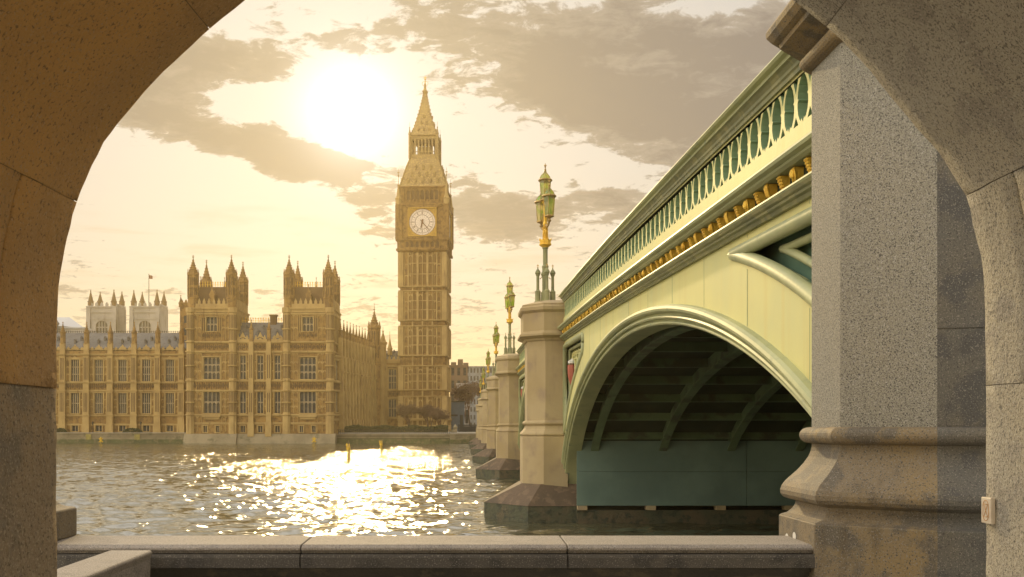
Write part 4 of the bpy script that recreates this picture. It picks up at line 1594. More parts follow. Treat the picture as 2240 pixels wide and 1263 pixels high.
        for j, (ux, vy, tp) in enumerate(tips):
            dd = vy
            if j < 2:
                zt = ZP(tp, d)
            else:
                zt = ZP({0: (568, 572), 1: (570, 570)}[side][j - 2], dd)
            m = MB()
            r = 1.22
            m.lathe(ux, vy, [(r, Z(690)), (r, Z(655)), (r * 1.08, Z(654)), (r * 1.08, Z(651)), (r * .93, Z(650)), (r * .93, Z(604)), (r * 1.12, Z(602)), (r * 1.12, Z(598)), (r * .95, Z(597))], 8, R(22.5))
            for i in range(8):
                a = R(45 * i + 22.5)
                m.lathe(ux + r * math.cos(a), vy + r * math.sin(a), [(.13, Z(650)), (.13, Z(600)), (.2, Z(599)), (.10, Z(596)), (.03, Z(588))], 4)
            dk = MB()
            turret_slits(dk, ux, vy, r * .93, Z(646), Z(630))
            turret_slits(dk, ux, vy, r * .93, Z(625), Z(608))
            h = zt - Z(597)
            pr = []
            z0 = Z(597)
            for i in range(6):
                t0 = i / 6
                q = r * .88 * (1 - t0) ** 1.15 + .06
                pr += [(q, z0 + h * .80 * t0), (q + .16 * (1 - .5 * t0), z0 + h * (.80 * t0 + .025)), (q * .84, z0 + h * (.80 * t0 + .055))]
            pr += [(.07, z0 + h * .82), (.24, z0 + h * .85), (.08, z0 + h * .885), (.05, z0 + h)]
            m.lathe(ux, vy, pr, 8, R(22.5))
            m.box(ux - .26, ux + .26, vy - .05, vy + .05, z0 + h * .92, z0 + h * .945)
            tu = m.build('turret', stone, palace)
            dk.build('turret_slits', stone_dark, tu)
        # smaller pinnacles between turrets
        for ux, vy, tp in ((a0 + 1.1, d + depth * .5, 604), (a1 - 1.1, d + depth * .5, 604), (c, d + depth - 1, 606)):
            pinnacle(palace, ux, vy, Z(676), ZP(tp, vy), .55, n=4, shaft=.55)
    # middle dressings
    for zp, o in ((748, .40), (769, .36), (832, .3), (854, .3), (907, .4), (925, .2)):
        string(trim, fr, L1, R0_, Z(zp), 0, .42, o)
    carved_band(dark, fr, L1 + .6, R0_ - .6, Z(852.5), Z(834.5), 0, 1.0)
    carved_band(dark, fr, L1 + .6, R0_ - .6, Z(766), Z(751), 0, .85)
    but = [512, 550, 588.5, 626]
    for px in but:
        u = X(px)
        for z0, z1, hw, w in ((-2.2, Z(925), .72, 1.0), (Z(925), Z(854), .60, .8), (Z(854), Z(748), .55, .68)):
            trim.fbox(fr, u - hw, u + hw, z0, z1, -.1, w)
        for z0, z1 in ((Z(904), Z(858)), (Z(830), Z(775))):
            for s in (-.22, .22):
                dark.fbox(fr, u + s - .1, u + s + .1, z0 + .2, z1 - .2, .6, .83 if z1 < 9 else .71)
        if px in (550, 588.5):
            pinnacle(palace, u, d - .1, Z(748), Z(699), .55, n=4, shaft=.55)
    for a, b in zip(but, but[1:]):
        c = (a + b) / 2
        for s0, s1 in ((a + 6, c - 7.8), (c + 7.8, b - 6)):
            panels(trim, fr, X(s0), X(s1), Z(830), Z(771), 0, .7, 3)
            panels(trim, fr, X(s0), X(s1), Z(904), Z(856), 0, .7, 3)
        battlement(trim, fr, X(a + 5), X(b - 5), Z(748), .1, 1.0, 1.1)
        trim.fpoly(fr, [(X(c - 7), Z(740)), (X(c + 7), Z(740)), (X(c), Z(727))], -.2, .08)
    trim.build('pavilion_dressings', stone_trim, palace)
    dark.build('pavilion_carving', stone_dark, palace)
    rf = MB()
    ze, zr = Z(748), Z(700)
    rf.add([fr.p(u, z, w) for u in (L1, R0_) for z, w in ((ze, -1.0), (zr, -6), (ze, -12))], [(0, 1, 4, 3), (1, 2, 5, 4)])
    roof = rf.build('slate_roof', slate, palace)
    ch = MB()
    u = X(588)
    ch.fbox(fr, u - .75, u + .75, Z(730), Z(686), -6.6, -5.4)
    ch.fbox(fr, u - .95, u + .95, Z(686), Z(683), -6.8, -5.2)
    ch.build('chimney', stone_dark, roof)
    for px, zp in ((524, 728), (541, 728), (560, 728), (578, 728), (600, 728), (615, 728), (532, 715), (570, 715), (608, 715)):
        u, z = X(px), Z(zp)
        w = -1.0 - 5 * (z - ze) / (zr - ze)
        dm = MB()
        dm.fbox(fr, u - .2, u + .2, z - .2, z + .45, w - .4, w + .35)
        dm.fpoly(fr, [(u - .3, z + .45), (u + .3, z + .45), (u, z + 1.0)], w - .5, w + .4)
        dm.build('roof_dormer', slate, roof)
    cr = MB()
    for u in np.arange(L1 + .3, R0_ - .2, .62):
        cr.fbox(fr, u - .05, u + .05, zr - .05, zr + 1.2, -6.05, -5.95)
        cr.fpoly(fr, [(u - .15, zr + .95), (u, zr + .75), (u + .15, zr + .95), (u, zr + 1.25)], -6.05, -5.95)
    cr.fbox(fr, L1, R0_, zr + .35, zr + .45, -6.03, -5.97)
    cr.build('roof_cresting', gold, roof)
    # stair block behind the left tower
    sb = MB()
    dd = 250.5
    sf = Fr(0, dd)
    sb.fbox(sf, XP(393.5, dd), XP(425, dd), -1, ZP(666, dd), -6, 0)
    battlement(sb, sf, XP(393.5, dd), XP(420, dd), ZP(666, dd), .05, 1.0, .9)
    st = sb.build('stair_tower', stone, palace)
    for zp in (699, 726):
        s2 = MB()
        s2.fbox(sf, XP(402.5, dd), XP(408, dd), ZP(zp + 8, dd), ZP(zp - 8, dd), -.05, .03)
        s2.build('stair_window', pane_dark, st)
    pinnacle(palace, XP(394.8, dd), dd + .3, ZP(672, dd), ZP(645, dd), .5, n=8, shaft=.3)
    # battered plinth rising from the water
    pb = MB()
    for a0, a1, o in ((L0 - .6, L1 + .5, 1.6), (L1 + .5, R0_ - .5, .9), (R0_ - .5, R1_ + .8, 1.6)):
        pb.add([fr.p(u, z, w) for u in (a0, a1) for z, w in ((-5.5, o + 1.6), (-2.2, o), (-1.55, o - .3), (-1.45, -1), (-5.5, -1))], [(0, 5, 6, 1), (1, 6, 7, 2), (2, 7, 8, 3), (0, 1, 2, 3, 4), (5, 9, 8, 7, 6)])
    pb.build('battered_plinth', quay, palace)


pavilion()


# ---- receding north front and the link to the clock tower ------------------------
def north_front():
    p0 = (XP(729.5, 237.0), 237.0)
    p1 = (XP(821, 278.0), 278.0)
    fr = Fr(p0[0], p0[1], p1[0] - p0[0], p1[1] - p0[1])
    Lw = math.hypot(p1[0] - p0[0], p1[1] - p0[1])
    wall, trim, dark = MB(), MB(), MB()
    zt = 17.0
    n = 12
    start = 5.5
    pitch = (Lw - start) / n
    wins = []
    for i in range(n):
        c = start + (i + .5) * pitch
        wins += [(c - .8, c + .8, 11.2, 16.0, 2, 2), (c - .8, c + .8, 3.6, 8.3, 2, 1), (c - .6, c + .6, -.2, 1.4, 2, 0)]
    wins += [(1.5, 4.3, 11.2, 16.0, 3, 2), (1.5, 4.3, 3.6, 8.3, 3, 1)]
    wall_face(wall, fr, 0, Lw, -2.2, zt, wins)
    wall.fbox(fr, 0, Lw, -2.2, zt, -12, -.62)
    # attic storey
    wall.fbox(fr, start, Lw, zt, 20.6, -10, -.25)
    wall.build('north_front_wall', stone, palace)
    for a in wins:
        window(palace, fr, *a[:4], a[4], a[5], heads=a[5] > 0)
    for z, o in ((17.0, .45), (16.3, .25), (10.9, .36), (8.75, .36), (3.1, .42), (2.0, .2), (20.6, .3)):
        string(trim, fr, start if z > 17.2 else 0, Lw, z, -.2 if z > 17.2 else 0, .42, o)
    carved_band(dark, fr, 0, Lw, 9.0, 10.5, 0, 1.0)
    carved_band(dark, fr, start, Lw, 17.4, 18.6, -.25, .9)
    for i in range(n + 1):
        u = start + i * pitch
        for z0, z1, hw, w in ((-2.2, 2.0, .62, 1.2), (2.0, 8.8, .52, 1.0), (8.8, 17.0, .48, .85), (17.0, 21.6, .42, .6)):
            trim.fbox(fr, u - hw, u + hw, z0, z1, -.3, w)
        for zz in (5.8, 13.4):
            string(trim, fr, u - .6, u + .6, zz, .9, .3, .2)
        if i < n:
            pinnacle(palace, *fr.p(u, 0, .15)[:2], 21.6, 26.2, .5, n=4, shaft=.35)
            battlement(trim, fr, u + .45, u + pitch - .45, 20.6, -.15, 1.0, 1.2)
            trim.fpoly(fr, [(u + pitch * .22, 21.2), (u + pitch * .78, 21.2), (u + pitch * .5, 23.0)], -.5, -.2)
            panels(trim, fr, u + .55, u + pitch - .55, 18.7, 20.4, -.25, .6, 1)
    trim.build('north_front_buttresses', stone_trim, palace)
    dark.build('north_front_carving', stone_dark, palace)
    rf = MB()
    rf.add([fr.p(u, z, w) for u in (start, Lw) for z, w in ((20.6, -1.2), (23.5, -5), (20.6, -9))], [(0, 1, 4, 3), (1, 2, 5, 4), (0, 2, 1), (3, 4, 5)])
    rf.build('slate_roof', slate, palace)
    # corner turret of the pavilion flank
    tq = fr.p(4.9, 0, .1)
    # tall octagonal stair turret at the far end
    x, y = fr.p(Lw - .4, 0, -.2)[:2]
    m = MB()
    m.lathe(x, y, [(1.75, -2), (1.75, 17), (1.95, 17.2), (1.95, 17.7), (1.6, 18), (1.6, 27.0), (1.95, 27.3), (1.95, 27.9), (1.45, 28.2)], 8, R(22.5))
    for i in range(8):
        a = R(45 * i + 22.5)
        m.lathe(x + 1.6 * math.cos(a), y + 1.6 * math.sin(a), [(.2, 18), (.2, 27.5), (.28, 27.7), (.05, 29.2)], 4)
    pr = []
    for i in range(6):
        t0 = i / 6
        q = 1.35 * (1 - t0) ** 1.3 + .08
        pr += [(q, 28.0 + 4.2 * t0), (q + .18, 28.12 + 4.2 * t0), (q * .84, 28.26 + 4.2 * t0)]
    pr += [(.08, 32.3), (.28, 32.5), (.08, 32.75), (.05, 34.3)]
    m.lathe(x, y, pr, 8, R(22.5))
    tu = m.build('stair_turret', stone, palace)
    dk = MB()
    for z0, z1 in ((19, 22), (22.6, 26.4)):
        turret_slits(dk, x, y, 1.6, z0, z1)
    dk.build('turret_slits', stone_dark, tu)
    # link block beside the clock tower
    d = 281.0
    lf = Fr(0, d)
    X = lambda px: XP(px, d)
    Z = lambda py: ZP(py, d)
    lw_, lt, ld = MB(), MB(), MB()
    ws = [(X(850), X(867), Z(851), Z(808), 3, 2), (X(850), X(867), Z(912), Z(874), 3, 1)]
    wall_face(lw_, lf, X(812), X(880), -2, Z(792), ws)
    lw_.fbox(lf, X(812), X(880), -2, Z(792), -10, -.62)
    lw_.build('link_wall', stone, palace)
    for a in ws:
        window(palace, lf, *a[:4], a[4], a[5])
    for zp, o in ((801, .4), (792, .3), (853, .3), (870, .3), (914, .4)):
        string(lt, lf, X(812), X(880), Z(zp), 0, .4, o)
    battlement(lt, lf, X(818), X(876), Z(792), .1, 1.1, 1.3)
    carved_band(ld, lf, X(849), X(873), Z(869), Z(855), 0, 1.0)
    u = X(838)
    lt.lathe(u, d - .3, [(1.1, -2), (1.1, Z(800)), (1.0, Z(798)), (1.0, Z(755)), (1.25, Z(753)), (1.25, Z(749)), (.9, Z(748)), (.55, Z(738)), (.16, Z(729)), (.28, Z(726)), (.06, Z(723)), (.05, Z(715))], 8, R(22.5))
    for px in (822, 829, 846):
        lt.fbox(lf, X(px) - .25, X(px) + .25, -2, Z(800), -.1, .3)
    lt.lathe(X(851), d + 3, [(.7, Z(775)), (.7, Z(763)), (.85, Z(762)), (.5, Z(756)), (.1, Z(738)), (.06, Z(723))], 8)
    lt.build('link_dressings', stone_trim, palace)
    ld.build('link_carving', stone_dark, palace)
    rf = MB()
    ze, zr = Z(791), Z(765)
    rf.add([lf.p(u_, z, w) for u_ in (X(812), X(880)) for z, w in ((ze, -.8), (zr, -5), (ze, -9))], [(0, 1, 4, 3), (1, 2, 5, 4), (0, 2, 1), (3, 4, 5)])
    roof = rf.build('slate_roof', slate, palace)
    for px, zp in ((824, 778), (833, 772), (845, 778), (855, 774), (866, 778), (826, 770), (848, 769), (860, 769)):
        uu, z = X(px), Z(zp)
        w = -.8 - 4.2 * (z - ze) / (zr - ze)
        dm = MB()
        dm.fbox(lf, uu - .22, uu + .22, z - .2, z + .4, w - .4, w + .3)
        dm.fpoly(lf, [(uu - .3, z + .4), (uu + .3, z + .4), (uu, z + .9)], w - .45, w + .35)
        dm.build('roof_dormer', slate, roof)


north_front()


# ================================================================== CLOCK TOWER
def clock_tower():
    d = 275.0
    S = 1 / 8.0
    tx, ty, tz = XP(926, d + 6.5) + .5, d + 6.5, -1.25
    t = thing('clock_tower', 'tall golden stone clock tower with a white dial and pointed spire', 'clock tower', (tx, ty, tz), rotz=R(-4.2))
    t['_o'] = (0, 0, tz)
    K = (d) / d
    Z = lambda py: (HY - py) * S * 1.0
    H = 6.15
    faces = [Fr(0, 0, math.cos(R(90 * k)), math.sin(R(90 * k))) for k in range(4)]
    sh, rb, dk = MB(), MB(), MB()
    sh.box(-H, H, -H, H, -1.25, Z(547))
    sh.build('shaft', stone, t)
    stages = [(943, 869), (852, 802), (777, 715), (700, 638), (626, 552)]
    for f in faces:
        for z0, z1 in stages:
            za, zb_ = Z(z0), Z(z1)
            # corner pilasters with panels
            for s in (-1, 1):
                rb.fbox(f, s * (H - .15) - .75, s * (H - .15) + .75, za, zb_, H - .3, H + .45)
                panels(rb, f, s * (H - 2.1) - .9, s * (H - 2.1) + .9, za, zb_, H, .9, 3, .14)
            # three tall recessed lights, each pair of strips framed by ribs
            for c in (-2.7, 0, 2.7):
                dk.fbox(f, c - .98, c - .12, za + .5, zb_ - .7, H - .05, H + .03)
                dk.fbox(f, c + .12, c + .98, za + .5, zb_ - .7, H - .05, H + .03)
                for u, tt in ((c - 1.2, .30), (c, .18), (c + 1.2, .30)):
                    rb.fbox(f, u - tt / 2, u + tt / 2, za, zb_, H - .05, H + .34)
                rb.fpoly(f, [(c - 1.05, zb_ - .7), (c - .1, zb_ - .7), (c - .1, zb_ - 1.4), (c - .58, zb_ - .8), (c - 1.05, zb_ - 1.4)][::-1], H, H + .2)
                for zz in (za + (zb_ - za) * .36, za + (zb_ - za) * .68):
                    rb.fbox(f, c - 1.05, c + 1.05, zz - .12, zz + .12, H - .05, H + .18)
        for z0, z1 in ((869, 852), (802, 777), (715, 700), (638, 626)):
            za, zb_ = Z(z0), Z(z1)
            string(rb, f, -H - .52, H + .52, zb_, H, .35, .55)
            string(rb, f, -H - .48, H + .48, za + .3, H, .30, .50)
            carved_band(dk, f, -H + .6, H - .6, za + .35, zb_ - .5, H + .05, 1.35)
            for c in (-2.7, 0, 2.7):
                rb.fbox(f, c - .2, c + .2, za, zb_, H, H + .36)
        # plinth
        string(rb, f, -H - .8, H + .8, Z(916), H, .6, .7)
        rb.fbox(f, -H - .6, H + .6, -1.25, Z(930), H - .1, H + .65)
    rb.build('shaft_ribs', stone_trim, t)
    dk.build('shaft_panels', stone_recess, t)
    # corbelled stage below the clock
    cb = MB()
    cb.rings([[(sx * (H + .2), sy * (H + .2), Z(552)) for sx, sy in ((-1, -1), (1, -1), (1, 1), (-1, 1))],
              [(sx * (H + .75), sy * (H + .75), Z(546)) for sx, sy in ((-1, -1), (1, -1), (1, 1), (-1, 1))],
              [(sx * (H + .75), sy * (H + .75), Z(525)) for sx, sy in ((-1, -1), (1, -1), (1, 1), (-1, 1))]])
    cds = []
    for f in faces:
        q = H + .75
        cd = MB()
        cds.append(cd)
        for i in range(7):
            c = -4.2 + i * 1.4
            cd.fbox(f, c - .38, c + .38, Z(541), Z(529), q - .05, q + .03)
            cb.fpoly(f, [(c - .5, Z(528)), (c - .5, Z(532)), (c, Z(528))], q, q + .2)
            cb.fpoly(f, [(c + .5, Z(532)), (c + .5, Z(528)), (c, Z(528))], q, q + .2)
            cb.fbox(f, c - .78, c - .62, Z(543), Z(527), q - .05, q + .25)
        cb.fbox(f, 4.82, 4.98, Z(543), Z(527), q - .05, q + .25)
        string(cb, f, -q - .3, q + .3, Z(545), q, .5, .3)
        string(cb, f, -q - .4, q + .4, Z(524), q, .5, .45)
    cbo = cb.build('corbel_stage', stone, t)
    for cd in cds:
        cd.build('corbel_arcade', stone_dark, cbo)
    # clock stage
    C = H + .55
    cs = MB()
    cs.box(-C, C, -C, C, Z(525), Z(447))
    for f in faces:
        for s in (-1, 1):
            cs.fbox(f, s * (C - .2) - .9, s * (C - .2) + .9, Z(523), Z(449), C - .3, C + .5)
            panels(cs, f, s * (C - 2.05) - .85, s * (C - 2.05) + .85, Z(520), Z(451), C, .85, 4, .14)
        string(cs, f, -C - .6, C + .6, Z(447), C, .7, .6)
        cs.fbox(f, -4.35, 4.35, Z(522), Z(519.5), C, C + .5)
        cs.fbox(f, -4.35, 4.35, Z(454.5), Z(450), C, C + .5)
        battlement(cs, f, -C + .9, C - .9, Z(446), C + .3, .9, .9)
    cs.build('clock_stage', stone, t)
    zc = Z(486.5)
    for f in (faces[0], faces[1], faces[3]):
        fm = MB()
        q = C + .06
        h = 3.95
        for a in ((-h, h, zc - h, zc - h + .28), (-h, h, zc + h - .28, zc + h), (-h, -h + .28, zc - h + .28, zc + h - .28), (h - .28, h, zc - h + .28, zc + h - .28)):
            fm.fbox(f, *a, q - .3, q + .42)
        # gilded spandrels: square plate with a round hole, carved bosses in the corners
        n = 48
        rr = 3.66
        for i in range(n):
            a, b = 2 * math.pi * i / n, 2 * math.pi * (i + 1) / n
            sq = lambda t_: ((h - .28) * max(-1, min(1, math.cos(t_) * 1.42)), (h - .28) * max(-1, min(1, math.sin(t_) * 1.42)))
            fm.quad(f.p(rr * math.cos(a), zc + rr * math.sin(a), q + .08), f.p(rr * math.cos(b), zc + rr * math.sin(b), q + .08), f.p(sq(b)[0], zc + sq(b)[1], q + .08), f.p(sq(a)[0], zc + sq(a)[1], q + .08))
        for sx in (-1, 1):
            for sz in (-1, 1):
                for (dx, dz_, r_) in ((3.05, 3.05, .32), (3.35, 2.4, .16), (2.4, 3.35, .16)):
                    fm.fpoly(f, [(sx * dx + r_ * math.cos(a), zc + sz * dz_ + r_ * math.sin(a)) for a in np.linspace(0, 2 * math.pi, 9)[:-1]], q + .08, q + .22)
        fr_o = fm.build('clock_face', dial_gold, t)
        dl = MB()
        n = 56
        dl.add([f.p(3.66 * math.cos(2 * math.pi * i / n), zc + 3.66 * math.sin(2 * math.pi * i / n), q + .02) for i in range(n)], [tuple(range(n))])
        dl.build('dial', dial_white, fr_o)
        mk = MB()

        def annulus(r0, r1, w):
            for i in range(n):
                a, b = 2 * math.pi * i / n, 2 * math.pi * (i + 1) / n
                mk.add([f.p(r * math.cos(x_), zc + r * math.sin(x_), w) for r, x_ in ((r0, a), (r1, a), (r1, b), (r0, b))], [(0, 1, 2, 3)])

        def stroke(ax_, r0, r1, hw, off0=0.0, off1=0.0, w=.07):
            s_, c_ = math.sin(ax_), math.cos(ax_)
            pt = lambda r, o: (r * s_ + o * c_, zc + r * c_ - o * s_)
            P = [pt(r0, off0 - hw), pt(r0, off0 + hw), pt(r1, off1 + hw), pt(r1, off1 - hw)]
            mk.add([f.p(u, z, q + w) for u, z in P], [(0, 1, 2, 3)])
        annulus(3.54, 3.66, q + .06)
        annulus(2.94, 3.02, q + .06)
        annulus(1.90, 2.02, q + .06)
        num = ['XII', 'I', 'II', 'III', 'IV', 'V', 'VI', 'VII', 'VIII', 'IX', 'X', 'XI']
        for hno, s_ in enumerate(num):
            a = math.radians(30 * hno)
            wid = {'I': .12, 'V': .24, 'X': .24}
            tot = sum(wid[ch] for ch in s_)
            o = -tot / 2
            for ch in s_:
                c = o + wid[ch] / 2
                if ch == 'I':
                    stroke(a, 2.14, 2.84, .035, c, c)
                elif ch == 'V':
                    stroke(a, 2.14, 2.84, .035, c, c - .09)
                    stroke(a, 2.14, 2.84, .03, c, c + .09)
                else:
                    stroke(a, 2.14, 2.84, .035, c - .09, c + .09)
                    stroke(a, 2.14, 2.84, .03, c + .09, c - .09)
                o += wid[ch]
            stroke(a + math.radians(15), 2.02, 2.94, .02)
        for i in range(60):
            stroke(math.radians(6 * i), 3.02, 3.54, .022 if i % 5 else .05)
        for i in range(16):
            stroke(math.radians(22.5 * i), .35, 1.9, .016, w=.05)
        mk.build('numerals', dial_dark, fr_o)
        # hands: the short one a little past six, the long one past twenty minutes
        for nm, ang_, r1, hw, w in (('hour_hand', 191.5, 1.95, .17, .16), ('minute_hand', 140.0, 3.35, .09, .24)):
            hd = MB()
            a = math.radians(ang_)
            s_, c_ = math.sin(a), math.cos(a)
            pts = [(-.75, hw * 1.2), (-.75, -hw * 1.2), (0, -hw * 1.3), (r1 * .75, -hw * .9), (r1, 0), (r1 * .75, hw * .9), (0, hw * 1.3)]
            hd.fpoly(f, [(r * s_ + o * c_, zc + r * c_ - o * s_) for r, o in pts], q + w, q + w + .06)
            hd.build(nm, dial_dark, fr_o)
    # corner pinnacles of the clock stage
    for sx in (-1, 1):
        for sy in (-1, 1):
            x, y = sx * (C - .1), sy * (C - .1)
            m = MB()
            m.lathe(x, y, [(.85, Z(448)), (.85, Z(436)), (1.0, Z(435)), (.7, Z(432)), (.55, Z(428)), (.25, Z(408)), (.35, Z(405)), (.1, Z(402)), (.06, Z(388)), (.22, Z(384)), (.05, Z(380)), (.04, Z(368))], 8, R(22.5))
            m.box(x - .3, x + .3, y - .05, y + .05, Z(378.5), Z(376.5))
            m.build('pinnacle', stone_trim, t)
    # belfry
    B = 6.15
    bl, bd = MB(), MB()
    bl.box(-B, B, -B, B, Z(447), Z(408))
    bds = []
    for f in faces:
        bd = MB()
        bds.append(bd)
        for i in range(7):
            c = -3.9 + i * 1.3
            bd.fbox(f, c - .40, c + .40, Z(436), Z(416), B - .3, B + .02)
            bl.fpoly(f, [(c - .45, Z(412)), (c - .45, Z(418.5)), (c, Z(413.5))], B, B + .22)
            bl.fpoly(f, [(c + .45, Z(418.5)), (c + .45, Z(412)), (c, Z(413.5))], B, B + .22)
            bl.fbox(f, c - .77, c - .53, Z(438), Z(411), B - .05, B + .3)
        bl.fbox(f, 4.43, 4.67, Z(438), Z(411), B - .05, B + .3)
        string(bl, f, -B - .4, B + .4, Z(408), B, .6, .5)
        string(bl, f, -B - .2, B + .2, Z(438), B, .4, .3)
        for s in (-1, 1):
            bl.fbox(f, s * (B - .5) - .6, s * (B - .5) + .6, Z(446), Z(409), B - .1, B + .35)
    blo = bl.build('belfry', stone, t)
    for bd in bds:
        bd.build('belfry_openings', stone_dark, blo)
    Z = lambda py: (HY - py) * S * (1 + .0236 * min(1.0, max(0.0, (410 - py) / 60)))
    # lower iron roof with dormers
    rf = MB()
    prof = [(6.55, 408), (6.2, 405), (5.75, 395), (5.2, 383), (4.65, 370), (4.1, 360), (3.75, 353)]
    rf.rings([[(sx * h, sy * h, Z(z)) for sx, sy in ((-1, -1), (1, -1), (1, 1), (-1, 1))] for h, z in prof])
    for f in faces:
        for py, ns, hw in ((397, 5, .34), (385, 4, .28), (372, 3, .24)):
            h = np.interp(-py, [-408, -395, -383, -370, -353], [6.5, 5.75, 5.2, 4.65, 3.75])
            for i in range(ns):
                c = (i - (ns - 1) / 2) * 2.05
                rf.fbox(f, c - hw, c + hw, Z(py + 4), Z(py - 2), h - 1, h + .38)
                rf.fpoly(f, [(c - hw * 1.4, Z(py - 2)), (c + hw * 1.4, Z(py - 2)), (c, Z(py - 8))], h - 1, h + .42)
    for sx in (-1, 1):
        for sy in (-1, 1):
            rf.tube([(sx * h, sy * h, Z(z)) for h, z in prof], .22, 5)
    rf.build('lower_roof', iron_roof, t)
    # lantern: open arcade
    ln = MB()
    Lh = 3.55
    ln.box(-Lh - .25, Lh + .25, -Lh - .25, Lh + .25, Z(353.5), Z(350))
    ln.box(-Lh - .15, Lh + .15, -Lh - .15, Lh + .15, Z(312), Z(303))
    ln.box(-Lh - .5, Lh + .5, -Lh - .5, Lh + .5, Z(305), Z(303.5))
    for f in faces:
        for i in range(8):
            c = -Lh + .2 + i * (2 * Lh - .4) / 7
            ln.fbox(f, c - .19, c + .19, Z(350), Z(312), Lh - .3, Lh + .05)
            if i < 7:
                m_ = c + (2 * Lh - .4) / 14
                ln.fpoly(f, [(c, Z(312)), (c, Z(318)), (m_, Z(312))], Lh - .25, Lh)
                ln.fpoly(f, [(2 * m_ - c, Z(318)), (2 * m_ - c, Z(312)), (m_, Z(312))], Lh - .25, Lh)
        ln.fbox(f, -Lh, Lh, Z(340), Z(338.5), Lh - .2, Lh)
        ln.fbox(f, -Lh, Lh, Z(350), Z(345), Lh - .2, Lh)
    ln.box(-1.7, 1.7, -1.7, 1.7, Z(350), Z(325))
    ln.build('lantern_stage', iron_roof, t)
    for sx in (-1, 1):
        for sy in (-1, 1):
            x, y = sx * (Lh + .3), sy * (Lh + .3)
            m = MB()
            m.lathe(x, y, [(.34, Z(354)), (.34, Z(303)), (.45, Z(302)), (.3, Z(299)), (.1, Z(290)), (.2, Z(288)), (.04, Z(286)), (.03, Z(276))], 6)
            m.build('pinnacle', iron_roof, t)
    sp = MB()
    pr = [(3.95, 303), (3.6, 301), (3.1, 292), (2.55, 278), (1.95, 260), (1.4, 242), (.95, 226), (.62, 214), (.42, 206), (.62, 204), (.75, 201), (.42, 198), (.30, 192), (.24, 184)]
    sp.rings([[(sx * h, sy * h, Z(z)) for sx, sy in ((-1, -1), (1, -1), (1, 1), (-1, 1))] for h, z in pr])
    for sx in (-1, 1):
        for sy in (-1, 1):
            for (h0, z0), (h1, z1) in zip(pr[1:8], pr[2:9]):
                for tt in (0.25, .75):
                    h, z = h0 + (h1 - h0) * tt, z0 + (z1 - z0) * tt
                    sp.lathe(sx * h, sy * h, [(.02, Z(z) - .15), (.22, Z(z)), (.1, Z(z) + .25), (.02, Z(z) + .35)], 4)
    for f in faces:
        for py, ns in ((292, 3), (276, 2), (260, 1)):
            h = np.interp(-py, [-301, -292, -278, -260], [3.6, 3.1, 2.55, 1.95])
            for i in range(ns):
                c = (i - (ns - 1) / 2) * 1.5
                sp.fbox(f, c - .22, c + .22, Z(py + 2), Z(py - 2), h - .8, h + .25)
                sp.fpoly(f, [(c - .3, Z(py - 2)), (c + .3, Z(py - 2)), (c, Z(py - 6))], h - .8, h + .28)
    sp.build('spire', iron_roof, t)
    fn = MB()
    fn.lathe(0, 0, [(.22, Z(186)), (.16, Z(182)), (.10, Z(176)), (.30, Z(174)), (.10, Z(172)), (.05, Z(166))], 8)
    for a in range(4):
        c, s = math.cos(R(90 * a)), math.sin(R(90 * a))
        fn.tube([(.1 * c, .1 * s, Z(190)), (.75 * c, .75 * s, Z(186)), (.85 * c, .85 * s, Z(182)), (.5 * c, .5 * s, Z(179)), (.12 * c, .12 * s, Z(178))], .07, 4)
    fn.box(-.45, .45, -.06, .06, Z(171), Z(170))
    fn.build('finial', gold, t)


clock_tower()

# ================================================================== FAR BANK WALLS AND BEYOND
def far_wall(name, label, px0, px1, d, top, material, algae_z, cop=.35, th=1.4, railing=False):
    x0, x1 = XP(px0, d), XP(px1, d)
    w = thing(name, label, 'wall', ((x0 + x1) / 2, d, WATER))
    m = MB()
    m.box(x0, x1, d, d + th, algae_z, top - cop)
    m.build('wall_face', material, w)
    m = MB()
    m.box(x0, x1, d - .15, d + th, -7, algae_z - .002)
    m.build('tidal_band', quay_algae, w)
    m = MB()
    m.box(x0, x1, d - .2, d + th, top - cop + .002, top)
    m.box(x0, x1, d - .1, d + .1, top - cop - .5, top - cop - .25)
    m.build('coping', quay, w)
    if railing:
        m = MB()
        for x in np.arange(x0, x1, .5):
            m.box(x - .05, x + .05, d + .4, d + .5, top, top + 1.0)
        m.box(x0, x1, d + .38, d + .52, top + .95, top + 1.05)
        m.build('railing', black_iron, w)
    return w


far_wall('terrace_wall', 'pale terrace river wall below the long slate roofed wing', -330, 409, 240.0, ZP(947, 240), quay, -2.9)
far_wall('embankment_wall', 'dark mossy embankment wall with railing below the clock tower', 731, 984, 239.5, ZP(950, 239.5), quay_dark, -2.7, railing=True)
far_wall('landing_wall', 'lighter stone river wall between the clock tower and the bridge', 984.3, 1500, 238.5, ZP(949, 238.5), quay, -2.9)

# little house-shaped stone posts at the corner of the bridge steps
for px, py0, py1, hw, lab in ((990, 963, 938, 4.2, 'low domed stone bollard at the end of the embankment railing'), (996, 960, 929, 4.0, 'taller stone gate pier with a cap behind the domed bollard')):
    d = 243.0
    m = MB()
    x, z0, z1, h = XP(px, d), ZP(954, d), ZP(py1, d), hw * d / F
    m.rings([[(x + a * r, d + b * r, z) for a, b in ((-1, -1), (1, -1), (1, 1), (-1, 1))] for r, z in ((h, z0), (h, z1 - .9), (h * 1.25, z1 - .85), (h * 1.25, z1 - .6), (h * .8, z1 - .5), (h * .6, z1 - .2), (h * .15, z1))])
    tag(m.build('gate_pier' if py0 == 960 else 'stone_bollard', quay, origin=(x, d, z0)), lab, 'stone post')

